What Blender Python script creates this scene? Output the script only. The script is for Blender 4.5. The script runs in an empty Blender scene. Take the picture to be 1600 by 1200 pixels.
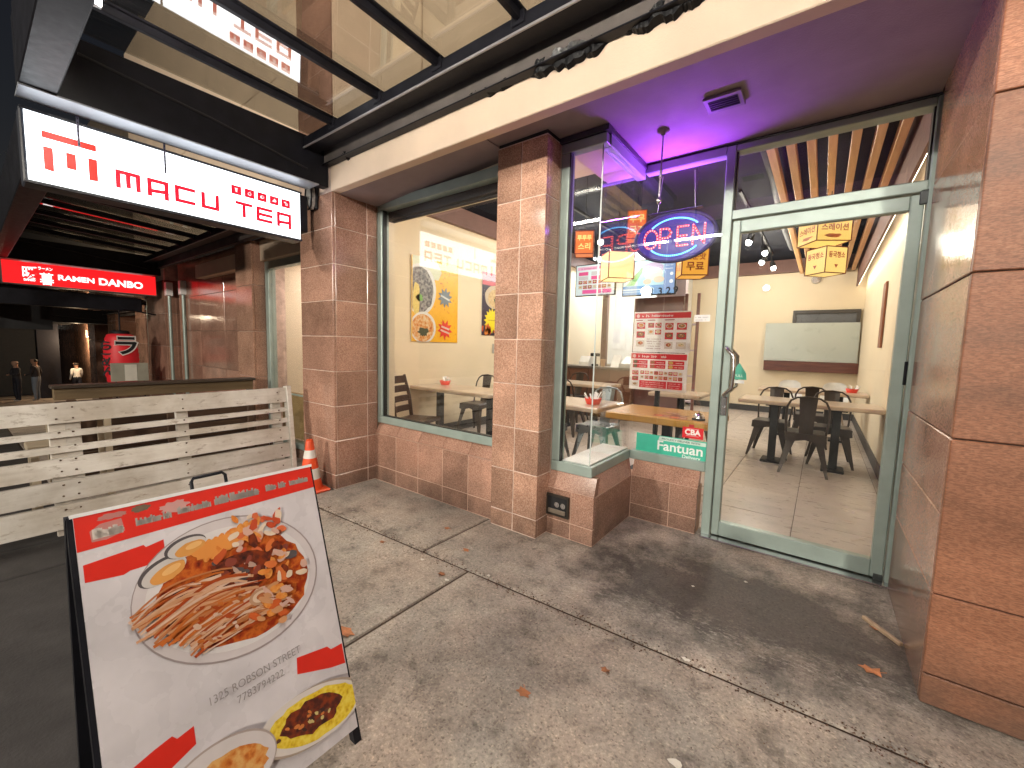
import bpy, bmesh, math, random
from mathutils import Vector, Matrix
from math import sin, cos, pi, radians

random.seed(7)
sc = bpy.context.scene
COL = sc.collection
S = 0.87            # survey unit -> metres

# ------------------------------------------------------------------ camera
RM = ((0.79865004, 0.60123787, 0.02590611), (0.07522169, -0.05702462, -0.99553498), (-0.59707605, 0.79703276, -0.09076885))
cam_d = bpy.data.cameras.new('camera'); cam = bpy.data.objects.new('camera', cam_d); COL.objects.link(cam)
cam_d.sensor_width = 36.0; cam_d.lens = 14.466; cam_d.clip_start = 0.02; cam_d.clip_end = 400
mw = Matrix(((RM[0][0], -RM[1][0], -RM[2][0], 0), (RM[0][1], -RM[1][1], -RM[2][1], 0),
             (RM[0][2], -RM[1][2], -RM[2][2], 1.5 * S), (0, 0, 0, 1)))
cam.matrix_world = mw
sc.camera = cam

# ------------------------------------------------------------------ night sky, exposure
W = bpy.data.worlds.new('World'); sc.world = W; W.use_nodes = True
wn = W.node_tree.nodes; wl = W.node_tree.links
bg = wn['Background']
sky = wn.new('ShaderNodeTexSky'); sky.sky_type = 'NISHITA'; sky.sun_disc = False
sky.sun_elevation = radians(-3.0); sky.sun_rotation = radians(200)
wl.new(sky.outputs[0], bg.inputs[0]); bg.inputs[1].default_value = 0.10
sc.view_settings.view_transform = 'Standard'; sc.view_settings.look = 'None'
sc.view_settings.exposure = 1.24; sc.view_settings.gamma = 1.0
sc.cycles.use_denoising = True
try: sc.cycles.denoiser = 'OPENIMAGEDENOISE'
except Exception: pass
sc.cycles.max_bounces = 6; sc.cycles.diffuse_bounces = 3; sc.cycles.glossy_bounces = 3
sc.cycles.transmission_bounces = 4; sc.cycles.transparent_max_bounces = 24
sc.cycles.sample_clamp_indirect = 6.0; sc.cycles.caustics_reflective = False; sc.cycles.caustics_refractive = False
sc.cycles.use_light_tree = True

# ------------------------------------------------------------------ materials
MATS = {}
def nodes(m):
    m.use_nodes = True
    return m.node_tree.nodes, m.node_tree.links, m.node_tree.nodes['Principled BSDF']
def ramp(n, pts):
    r = n.new('ShaderNodeValToRGB'); e = r.color_ramp.elements
    while len(e) < len(pts): e.new(0.5)
    for i, (p, c) in enumerate(pts):
        e[i].position = p; e[i].color = (c[0], c[1], c[2], 1)
    return r
def worldpos(n, l, scale=(1, 1, 1), rand=0):
    g = n.new('ShaderNodeNewGeometry'); mp = n.new('ShaderNodeMapping')
    l.new(g.outputs['Position'], mp.inputs[0]); mp.inputs['Scale'].default_value = scale
    if rand:
        oi = n.new('ShaderNodeObjectInfo'); mu = n.new('ShaderNodeMath'); mu.operation = 'MULTIPLY'; mu.inputs[1].default_value = rand
        l.new(oi.outputs['Random'], mu.inputs[0])
        cb = n.new('ShaderNodeCombineXYZ'); l.new(mu.outputs[0], cb.inputs[0]); l.new(mu.outputs[0], cb.inputs[1]); l.new(mu.outputs[0], cb.inputs[2])
        l.new(cb.outputs[0], mp.inputs['Location'])
    return mp.outputs[0]
def noise(n, l, vec, scale, detail=4, rough=0.55):
    t = n.new('ShaderNodeTexNoise'); t.inputs['Scale'].default_value = scale
    t.inputs['Detail'].default_value = detail; t.inputs['Roughness'].default_value = rough
    l.new(vec, t.inputs['Vector']); return t
def mixc(n, l, fac, a, b, mode='MIX'):
    m = n.new('ShaderNodeMix'); m.data_type = 'RGBA'; m.blend_type = mode
    fi = m.inputs[0]; ai = m.inputs[6]; bi = m.inputs[7]
    for s_, v in ((fi, fac), (ai, a), (bi, b)):
        if hasattr(v, 'links') or hasattr(v, 'is_output'): l.new(v, s_)
        elif isinstance(v, (int, float)): s_.default_value = v
        else: s_.default_value = (v[0], v[1], v[2], 1)
    return m.outputs[2]
def bump(n, l, h, bs, strength=0.2, dist=0.01):
    b = n.new('ShaderNodeBump'); b.inputs['Strength'].default_value = strength; b.inputs['Distance'].default_value = dist
    l.new(h, b.inputs['Height']); l.new(b.outputs[0], bs.inputs['Normal'])

def mat(name, col, rough=0.5, metal=0.0, var=0.12, vs=6.0, stretch=(1, 1, 1), bmp=0.0, bs_=60.0, spec=0.5, coat=0.0, rnd=0.0, emit=0.0, ecol=None, rv=0.1):
    """plain material with colour drift, uneven gloss and fine relief"""
    if name in MATS: return MATS[name]
    m = bpy.data.materials.new(name); n, l, b = nodes(m)
    v = worldpos(n, l, stretch, 7.0 if rnd else 0)
    t = noise(n, l, v, vs)
    lo = tuple(c * (1 - var) for c in col); hi = tuple(min(1, c * (1 + var)) for c in col)
    r = ramp(n, [(0.3, lo), (0.7, hi)]); l.new(t.outputs[0], r.inputs[0])
    c = r.outputs[0]
    if rnd:
        oi = n.new('ShaderNodeObjectInfo'); mr = n.new('ShaderNodeMapRange'); mr.inputs[3].default_value = 1 - rnd; mr.inputs[4].default_value = 1 + rnd
        l.new(oi.outputs['Random'], mr.inputs[0])
        hs = n.new('ShaderNodeHueSaturation'); l.new(c, hs.inputs['Color']); l.new(mr.outputs[0], hs.inputs['Value']); c = hs.outputs[0]
    l.new(c, b.inputs['Base Color'])
    t2 = noise(n, l, v, vs * 3.1, 3)
    rr = n.new('ShaderNodeMapRange'); rr.inputs[3].default_value = max(0.02, rough - rv); rr.inputs[4].default_value = min(1, rough + rv)
    l.new(t2.outputs[0], rr.inputs[0]); l.new(rr.outputs[0], b.inputs['Roughness'])
    b.inputs['Metallic'].default_value = metal; b.inputs['Specular IOR Level'].default_value = spec
    b.inputs['Coat Weight'].default_value = coat
    if bmp:
        t3 = noise(n, l, v, bs_, 5); bump(n, l, t3.outputs[0], b, bmp, 0.006)
    if emit:
        e = ecol or col
        b.inputs['Emission Color'].default_value = (e[0], e[1], e[2], 1); b.inputs['Emission Strength'].default_value = emit
    MATS[name] = m
    return m
def emis(name, col, st):
    if name in MATS: return MATS[name]
    m = bpy.data.materials.new(name); n, l, b = nodes(m)
    b.inputs['Base Color'].default_value = (col[0] * .3, col[1] * .3, col[2] * .3, 1); b.inputs['Roughness'].default_value = 0.35
    b.inputs['Emission Color'].default_value = (col[0], col[1], col[2], 1); b.inputs['Emission Strength'].default_value = st
    MATS[name] = m; return m
def pr(col, e=0.0, rough=0.35):
    """flat print ink, optionally backlit"""
    k = 'ink_%03d_%03d_%03d_%d_%d' % (int(col[0] * 255), int(col[1] * 255), int(col[2] * 255), int(e * 100), int(rough * 10))
    if k in MATS: return MATS[k]
    if e: return emis(k, col, e)
    return mat(k, col, rough, var=0.04, vs=20, rv=0.05)

def granite(name, a, b_, c_, rough, streak=(1, 1, 1)):
    m = bpy.data.materials.new(name); n, l, b = nodes(m)
    v = worldpos(n, l, streak, 9.0)
    v1 = n.new('ShaderNodeTexVoronoi'); v1.inputs['Scale'].default_value = 190; l.new(v, v1.inputs['Vector'])
    t1 = noise(n, l, v, 120, 6, 0.7); t2 = noise(n, l, v, 3.0, 4)
    r1 = ramp(n, [(0.33, b_), (0.5, a), (0.68, c_)]); l.new(t1.outputs[0], r1.inputs[0])
    sp = n.new('ShaderNodeMath'); sp.operation = 'GREATER_THAN'; sp.inputs[1].default_value = 0.62
    vc = n.new('ShaderNodeSeparateColor'); l.new(v1.outputs['Color'], vc.inputs[0]); l.new(vc.outputs[0], sp.inputs[0])
    mu = n.new('ShaderNodeMath'); mu.operation = 'MULTIPLY'; mu.inputs[1].default_value = 0.42; l.new(sp.outputs[0], mu.inputs[0])
    c1 = mixc(n, l, mu.outputs[0], r1.outputs[0], tuple(x * 0.55 for x in b_))
    r2 = ramp(n, [(0.3, (0.70, 0.70, 0.70)), (0.7, (1.15, 1.15, 1.15))]); l.new(t2.outputs[0], r2.inputs[0])
    c2 = mixc(n, l, 1.0, c1, r2.outputs[0], 'MULTIPLY')
    oi = n.new('ShaderNodeObjectInfo'); mr = n.new('ShaderNodeMapRange'); mr.inputs[3].default_value = 0.80; mr.inputs[4].default_value = 1.16
    l.new(oi.outputs['Random'], mr.inputs[0])
    hs = n.new('ShaderNodeHueSaturation'); l.new(c2, hs.inputs['Color']); l.new(mr.outputs[0], hs.inputs['Value'])
    # grime that climbs from the pavement in ragged patches
    g = n.new('ShaderNodeNewGeometry'); sx = n.new('ShaderNodeSeparateXYZ'); l.new(g.outputs['Position'], sx.inputs[0])
    gm = n.new('ShaderNodeMapRange'); gm.inputs[1].default_value = 0.34; gm.inputs[2].default_value = 0.0; gm.inputs[3].default_value = 0; gm.inputs[4].default_value = 1.0
    l.new(sx.outputs[2], gm.inputs[0]); t4 = noise(n, l, worldpos(n, l), 7, 6)
    g2 = n.new('ShaderNodeMath'); g2.operation = 'MULTIPLY'; l.new(gm.outputs[0], g2.inputs[0]); l.new(t4.outputs[0], g2.inputs[1])
    c3 = mixc(n, l, g2.outputs[0], hs.outputs[0], (0.07, 0.055, 0.045))
    l.new(c3, b.inputs['Base Color'])
    rr = n.new('ShaderNodeMapRange'); rr.inputs[3].default_value = max(0.03, rough - 0.05); rr.inputs[4].default_value = rough + 0.12
    l.new(t2.outputs[0], rr.inputs[0]); l.new(rr.outputs[0], b.inputs['Roughness'])
    bump(n, l, t1.outputs[0], b, 0.05, 0.002)
    MATS[name] = m; return m

def glass(name, tint=(0.93, 0.97, 0.95), boost=1.0, dirt=0.02, rough=0.0):
    m = bpy.data.materials.new(name); m.use_nodes = True; n = m.node_tree.nodes; l = m.node_tree.links
    n.remove(n['Principled BSDF']); out = n['Material Output']
    tr = n.new('ShaderNodeBsdfTransparent'); tr.inputs[0].default_value = (*tint, 1)
    gl = n.new('ShaderNodeBsdfGlossy'); gl.inputs[1].default_value = rough
    fr = n.new('ShaderNodeLayerWeight'); fr.inputs[0].default_value = 0.5
    pw = n.new('ShaderNodeMath'); pw.operation = 'POWER'; pw.inputs[1].default_value = 5.0; l.new(fr.outputs['Facing'], pw.inputs[0])
    mu = n.new('ShaderNodeMath'); mu.operation = 'MULTIPLY_ADD'; mu.use_clamp = True; mu.inputs[1].default_value = 0.9; mu.inputs[2].default_value = 0.042 * boost; l.new(pw.outputs[0], mu.inputs[0])
    mx = n.new('ShaderNodeMixShader'); l.new(mu.outputs[0], mx.inputs[0]); l.new(tr.outputs[0], mx.inputs[1]); l.new(gl.outputs[0], mx.inputs[2])
    df = n.new('ShaderNodeBsdfDiffuse'); df.inputs[0].default_value = (0.5, 0.5, 0.5, 1)
    v = worldpos(n, l, (1, 1, 0.4)); t = noise(n, l, v, 5, 8, 0.7)
    mr = n.new('ShaderNodeMapRange'); mr.inputs[1].default_value = 0.45; mr.inputs[2].default_value = 0.8; mr.inputs[3].default_value = dirt * 0.3; mr.inputs[4].default_value = dirt * 2
    l.new(t.outputs[0], mr.inputs[0])
    m2 = n.new('ShaderNodeMixShader'); l.new(mr.outputs[0], m2.inputs[0]); l.new(mx.outputs[0], m2.inputs[1]); l.new(df.outputs[0], m2.inputs[2])
    l.new(m2.outputs[0], out.inputs[0])
    MATS[name] = m; return m

def concrete(name, base, dark, wet=True):
    m = bpy.data.materials.new(name); n, l, b = nodes(m)
    v = worldpos(n, l, (1, 1, 1))
    big = noise(n, l, v, 1.1, 6, 0.62); mid = noise(n, l, v, 5.5, 8, 0.7); fine = noise(n, l, v, 62, 8, 0.8)
    r = ramp(n, [(0.30, dark), (0.46, base), (0.70, tuple(x * 1.35 for x in base))]); l.new(mid.outputs[0], r.inputs[0])
    r2 = ramp(n, [(0.34, (0.68, 0.66, 0.66)), (0.64, (1.12, 1.09, 1.05))]); l.new(big.outputs[0], r2.inputs[0])
    c = mixc(n, l, 1.0, r.outputs[0], r2.outputs[0], 'MULTIPLY')
    r3 = ramp(n, [(0.32, (0.50, 0.50, 0.50)), (0.68, (1.40, 1.38, 1.35))]); l.new(fine.outputs[0], r3.inputs[0])
    hue = noise(n, l, v, 2.3, 5, 0.6); r4 = ramp(n, [(0.40, (1.0, 1.0, 1.0)), (0.62, (1.04, 0.96, 0.925))]); l.new(hue.outputs[0], r4.inputs[0]); c = mixc(n, l, 1.0, c, r4.outputs[0], 'MULTIPLY')
    c = mixc(n, l, 0.85, c, r3.outputs[0], 'MULTIPLY')
    # trodden gum and oil spots
    vo = n.new('ShaderNodeTexVoronoi'); vo.inputs['Scale'].default_value = 5.2; vo.inputs['Randomness'].default_value = 1.0
    wob = noise(n, l, v, 14, 3); ad = n.new('ShaderNodeVectorMath'); ad.operation = 'ADD'
    sc_ = n.new('ShaderNodeVectorMath'); sc_.operation = 'SCALE'; sc_.inputs['Scale'].default_value = 0.09; l.new(wob.outputs['Color'], sc_.inputs[0])
    l.new(v, ad.inputs[0]); l.new(sc_.outputs[0], ad.inputs[1]); l.new(ad.outputs[0], vo.inputs['Vector'])
    sr = ramp(n, [(0.05, (1, 1, 1)), (0.11, (0, 0, 0))]); l.new(vo.outputs['Distance'], sr.inputs[0])
    sf = n.new('ShaderNodeMath'); sf.operation = 'MULTIPLY'; sf.inputs[1].default_value = 0.5; l.new(sr.outputs[0], sf.inputs[0])
    c = mixc(n, l, sf.outputs[0], c, tuple(x * 0.45 for x in dark))
    ag = n.new('ShaderNodeTexVoronoi'); ag.inputs['Scale'].default_value = 150; l.new(v, ag.inputs['Vector'])      # exposed aggregate
    asp = n.new('ShaderNodeSeparateColor'); l.new(ag.outputs['Color'], asp.inputs[0])
    ar = ramp(n, [(0.0, (0.45, 0.42, 0.40)), (0.16, (1, 1, 1)), (0.84, (1, 1, 1)), (1.0, (1.5, 1.45, 1.38))]); l.new(asp.outputs[0], ar.inputs[0]); c = mixc(n, l, 0.75, c, ar.outputs[0], 'MULTIPLY')
    ck = n.new('ShaderNodeTexVoronoi'); ck.feature = 'DISTANCE_TO_EDGE'; ck.inputs['Scale'].default_value = 0.55; cw = noise(n, l, v, 6, 6, 0.7)   # hairline cracks
    c1_ = n.new('ShaderNodeVectorMath'); c1_.operation = 'SCALE'; c1_.inputs['Scale'].default_value = 0.35; l.new(cw.outputs['Color'], c1_.inputs[0]); c2_ = n.new('ShaderNodeVectorMath'); c2_.operation = 'ADD'; l.new(v, c2_.inputs[0]); l.new(c1_.outputs[0], c2_.inputs[1]); l.new(c2_.outputs[0], ck.inputs['Vector'])
    cr = ramp(n, [(0.0, (0.30, 0.28, 0.27)), (0.0022, (1, 1, 1))]); l.new(ck.outputs['Distance'], cr.inputs[0]); c = mixc(n, l, 0.6, c, cr.outputs[0], 'MULTIPLY')
    if wet:   # a spill stain in the doorway with its own ragged edge
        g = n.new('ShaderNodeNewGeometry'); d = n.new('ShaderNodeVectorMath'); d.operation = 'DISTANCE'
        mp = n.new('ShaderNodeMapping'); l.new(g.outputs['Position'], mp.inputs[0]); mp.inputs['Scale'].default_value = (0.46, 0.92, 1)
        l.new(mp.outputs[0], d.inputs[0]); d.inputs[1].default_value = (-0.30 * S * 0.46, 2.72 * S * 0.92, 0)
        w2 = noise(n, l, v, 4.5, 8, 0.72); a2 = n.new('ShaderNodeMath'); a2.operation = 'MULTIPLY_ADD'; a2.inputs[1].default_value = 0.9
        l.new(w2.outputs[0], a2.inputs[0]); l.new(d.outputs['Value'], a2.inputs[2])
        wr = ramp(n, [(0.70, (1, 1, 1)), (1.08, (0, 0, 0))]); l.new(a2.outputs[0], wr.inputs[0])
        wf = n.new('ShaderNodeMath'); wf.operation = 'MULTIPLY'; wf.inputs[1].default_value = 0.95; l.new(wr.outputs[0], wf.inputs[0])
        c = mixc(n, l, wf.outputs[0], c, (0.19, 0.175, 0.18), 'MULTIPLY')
        # dried pale residue in front of the stain
        w5 = noise(n, l, worldpos(n, l, (1, 2.2, 1)), 24, 9, 0.8); sx = n.new('ShaderNodeSeparateXYZ'); l.new(g.outputs['Position'], sx.inputs[0])
        ln = n.new('ShaderNodeMath'); ln.operation = 'MULTIPLY_ADD'; ln.inputs[1].default_value = -0.10; l.new(sx.outputs[0], ln.inputs[0]); l.new(sx.outputs[1], ln.inputs[2])
        bd = n.new('ShaderNodeMapRange'); bd.interpolation_type = 'SMOOTHSTEP'; bd.inputs[1].default_value = 0.17; bd.inputs[2].default_value = 0.0
        df = n.new('ShaderNodeMath'); df.operation = 'SUBTRACT'; df.inputs[1].default_value = 2.36 * S; l.new(ln.outputs[0], df.inputs[0]); ab_ = n.new('ShaderNodeMath'); ab_.operation = 'ABSOLUTE'; l.new(df.outputs[0], ab_.inputs[0]); l.new(ab_.outputs[0], bd.inputs[0])
        r5 = ramp(n, [(0.52, (0, 0, 0)), (0.62, (1, 1, 1))]); l.new(w5.outputs[0], r5.inputs[0]); m5 = n.new('ShaderNodeMath'); m5.operation = 'MULTIPLY'; l.new(bd.outputs[0], m5.inputs[0]); l.new(r5.outputs[0], m5.inputs[1])
        m6 = n.new('ShaderNodeMath'); m6.operation = 'MULTIPLY'; m6.inputs[1].default_value = 0.55; l.new(m5.outputs[0], m6.inputs[0]); c = mixc(n, l, m6.outputs[0], c, (0.52, 0.48, 0.43))
    l.new(c, b.inputs['Base Color'])
    rr = n.new('ShaderNodeMapRange'); rr.inputs[3].default_value = 0.42; rr.inputs[4].default_value = 0.85; l.new(mid.outputs[0], rr.inputs[0]); l.new(rr.outputs[0], b.inputs['Roughness'])
    hh = n.new('ShaderNodeMath'); hh.operation = 'MULTIPLY_ADD'; hh.inputs[1].default_value = 0.5; l.new(fine.outputs[0], hh.inputs[0]); l.new(mid.outputs[0], hh.inputs[2])
    bump(n, l, hh.outputs[0], b, 0.35, 0.008)
    MATS[name] = m; return m

def wood(name, a, b_, axis='Y', rough=0.5, scale=9, coat=0.0, worn=None):
    m = bpy.data.materials.new(name); n, l, b = nodes(m)
    st = {'X': (0.08, 1, 1), 'Y': (1, 0.08, 1), 'Z': (1, 1, 0.08)}[axis]
    v = worldpos(n, l, st, 5.0)
    t = noise(n, l, v, scale * 3, 7, 0.65); r = ramp(n, [(0.3, b_), (0.65, a)]); l.new(t.outputs[0], r.inputs[0]); c = r.outputs[0]
    oi = n.new('ShaderNodeObjectInfo'); mr = n.new('ShaderNodeMapRange'); mr.inputs[3].default_value = 0.88; mr.inputs[4].default_value = 1.12
    l.new(oi.outputs['Random'], mr.inputs[0]); hs = n.new('ShaderNodeHueSaturation'); l.new(c, hs.inputs['Color']); l.new(mr.outputs[0], hs.inputs['Value']); c = hs.outputs[0]
    if worn:
        w = noise(n, l, worldpos(n, l, (1, 0.35, 1), 3.0), 26, 8, 0.75); wr = ramp(n, [(0.56, (0, 0, 0)), (0.66, (1, 1, 1))]); l.new(w.outputs[0], wr.inputs[0])
        c = mixc(n, l, wr.outputs[0], c, worn)
        w3 = noise(n, l, worldpos(n, l, (1, 1, 1), 3.0), 2.2, 6, 0.6); r3 = ramp(n, [(0.35, (0.66, 0.62, 0.57)), (0.6, (1, 1, 1))]); l.new(w3.outputs[0], r3.inputs[0])
        c = mixc(n, l, 1.0, c, r3.outputs[0], 'MULTIPLY')
    l.new(c, b.inputs['Base Color']); b.inputs['Roughness'].default_value = rough; b.inputs['Coat Weight'].default_value = coat
    bump(n, l, t.outputs[0], b, 0.15, 0.004)
    MATS[name] = m; return m

def food(name, cols, scale=30, detail=3, rough=0.4):
    m = bpy.data.materials.new(name); n, l, b = nodes(m)
    v = worldpos(n, l)
    t = noise(n, l, v, scale, detail, 0.6); vo = n.new('ShaderNodeTexVoronoi'); vo.inputs['Scale'].default_value = scale * 1.4; l.new(v, vo.inputs['Vector'])
    k = len(cols); r = ramp(n, [(0.28 + 0.44 * i / (k - 1), c) for i, c in enumerate(cols)])
    mx = n.new('ShaderNodeMath'); mx.operation = 'MULTIPLY_ADD'; mx.inputs[1].default_value = 0.35; l.new(vo.outputs['Distance'], mx.inputs[0]); l.new(t.outputs[0], mx.inputs[2])
    sb = n.new('ShaderNodeMath'); sb.operation = 'SUBTRACT'; sb.inputs[1].default_value = 0.12; l.new(mx.outputs[0], sb.inputs[0])
    l.new(sb.outputs[0], r.inputs[0]); l.new(r.outputs[0], b.inputs['Base Color']); b.inputs['Roughness'].default_value = rough
    MATS[name] = m; return m

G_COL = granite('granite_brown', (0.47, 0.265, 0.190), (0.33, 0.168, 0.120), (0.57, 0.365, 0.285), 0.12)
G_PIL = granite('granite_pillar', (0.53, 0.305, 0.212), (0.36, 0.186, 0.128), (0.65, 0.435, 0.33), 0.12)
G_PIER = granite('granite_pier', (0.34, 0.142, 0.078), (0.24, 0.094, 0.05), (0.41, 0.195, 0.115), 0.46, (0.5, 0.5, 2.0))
GROUT2 = mat('brown_grout', (0.52, 0.34, 0.26), 0.85, vs=20, bmp=0.2)
GROUT = mat('grout', (0.66, 0.50, 0.42), 0.85, var=.3, vs=9, bmp=0.2)
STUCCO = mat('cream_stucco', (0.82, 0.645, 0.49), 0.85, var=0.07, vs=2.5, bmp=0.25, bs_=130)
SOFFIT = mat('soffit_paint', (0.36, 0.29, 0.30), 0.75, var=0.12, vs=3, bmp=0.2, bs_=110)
STEEL = mat('black_steel', (0.011, 0.011, 0.015), 0.42, 0.0, var=0.3, vs=8, bmp=0.05, bs_=40, spec=0.18)
STEEL2 = mat('grey_steel', (0.115, 0.098, 0.090), 0.6, 0.0, var=0.2, vs=5)
ALU = mat('sage_frame_paint', (0.34, 0.42, 0.39), 0.38, 0.25, var=0.10, vs=6, bmp=0.03)
CHROME = mat('brushed_steel', (0.55, 0.55, 0.56), 0.22, 1.0, var=0.08)
RUBBER = mat('black_rubber', (0.012, 0.012, 0.013), 0.55)
SEAL = mat('tar_sealant', (0.006, 0.006, 0.007), 0.38, spec=0.15, var=0.4, vs=30, bmp=0.6, bs_=40)
GLASS = glass('window_glass', (0.97, 0.985, 0.975), 1.75, 0.002)
GLASS_C = glass('canopy_glass', (0.84, 0.83, 0.79), 5.5, 0.012)
CONC = concrete('pavement_concrete', (0.350, 0.322, 0.292), (0.125, 0.112, 0.101))
ASPH = mat('asphalt', (0.045, 0.045, 0.047), 0.85, var=0.25, vs=4, bmp=0.5, bs_=90)
BEIGE = mat('cream_wall_paint', (0.80, 0.68, 0.50), 0.7, var=0.03, vs=2)
WHITEW = mat('white_kitchen_wall', (0.82, 0.82, 0.80), 0.5, var=0.03)
DARKC = mat('dark_ceiling_paint', (0.008, 0.009, 0.016), 0.85, spec=0.1)
DARKB = mat('umber_soffit_paint', (0.17, 0.085, 0.07), 0.6, var=0.12)
SLAT = wood('ceiling_slat_wood', (0.90, 0.55, 0.26), (0.74, 0.40, 0.17), 'Y', 0.5)
BEAMW = wood('dark_beam_wood', (0.16, 0.055, 0.04), (0.09, 0.03, 0.025), 'X', 0.4)
FLOORT = mat('floor_tile', (0.53, 0.455, 0.41), 0.30, var=0.12, vs=3, stretch=(1, 2.5, 1), rnd=0.07, bmp=0.05)
TABLEW = wood('table_oak', (0.62, 0.49, 0.38), (0.50, 0.37, 0.27), 'X', 0.28, 8, 0.2)
TABLEY = wood('table_pine', (0.66, 0.36, 0.10), (0.52, 0.26, 0.06), 'X', 0.3, 7, 0.2)
COUNTERW = wood('counter_wood', (0.16, 0.062, 0.035), (0.10, 0.038, 0.022), 'X', 0.35)
FENCEW = wood('white_fence_paint', (0.80, 0.77, 0.72), (0.68, 0.64, 0.59), 'Y', 0.55, 10, 0, (0.45, 0.39, 0.33))
TANW = wood('tan_board', (0.46, 0.30, 0.14), (0.36, 0.22, 0.10), 'Y', 0.6)
DARKW = wood('dark_chair_wood', (0.045, 0.024, 0.017), (0.02, 0.011, 0.009), 'Z', 0.35)
BRONZE = mat('bronze_chair_metal', (0.050, 0.036, 0.030), 0.36, 0.4, var=0.2, vs=9)
GUN = mat('grey_chair_metal', (0.26, 0.28, 0.30), 0.3, 0.7, var=0.15, vs=9)
PLASTIC_W = mat('white_plastic', (0.82, 0.82, 0.82), 0.35)
RED_PL = mat('red_plastic', (0.72, 0.05, 0.025), 0.4, var=0.1)
CONE = mat('cone_plastic', (0.80, 0.085, 0.02), 0.45, var=0.15, bmp=0.1)
REFLW = mat('cone_band', (0.70, 0.68, 0.64), 0.4, var=0.15)
BLACK = mat('matt_black', (0.006, 0.006, 0.008), 0.7)

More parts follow.
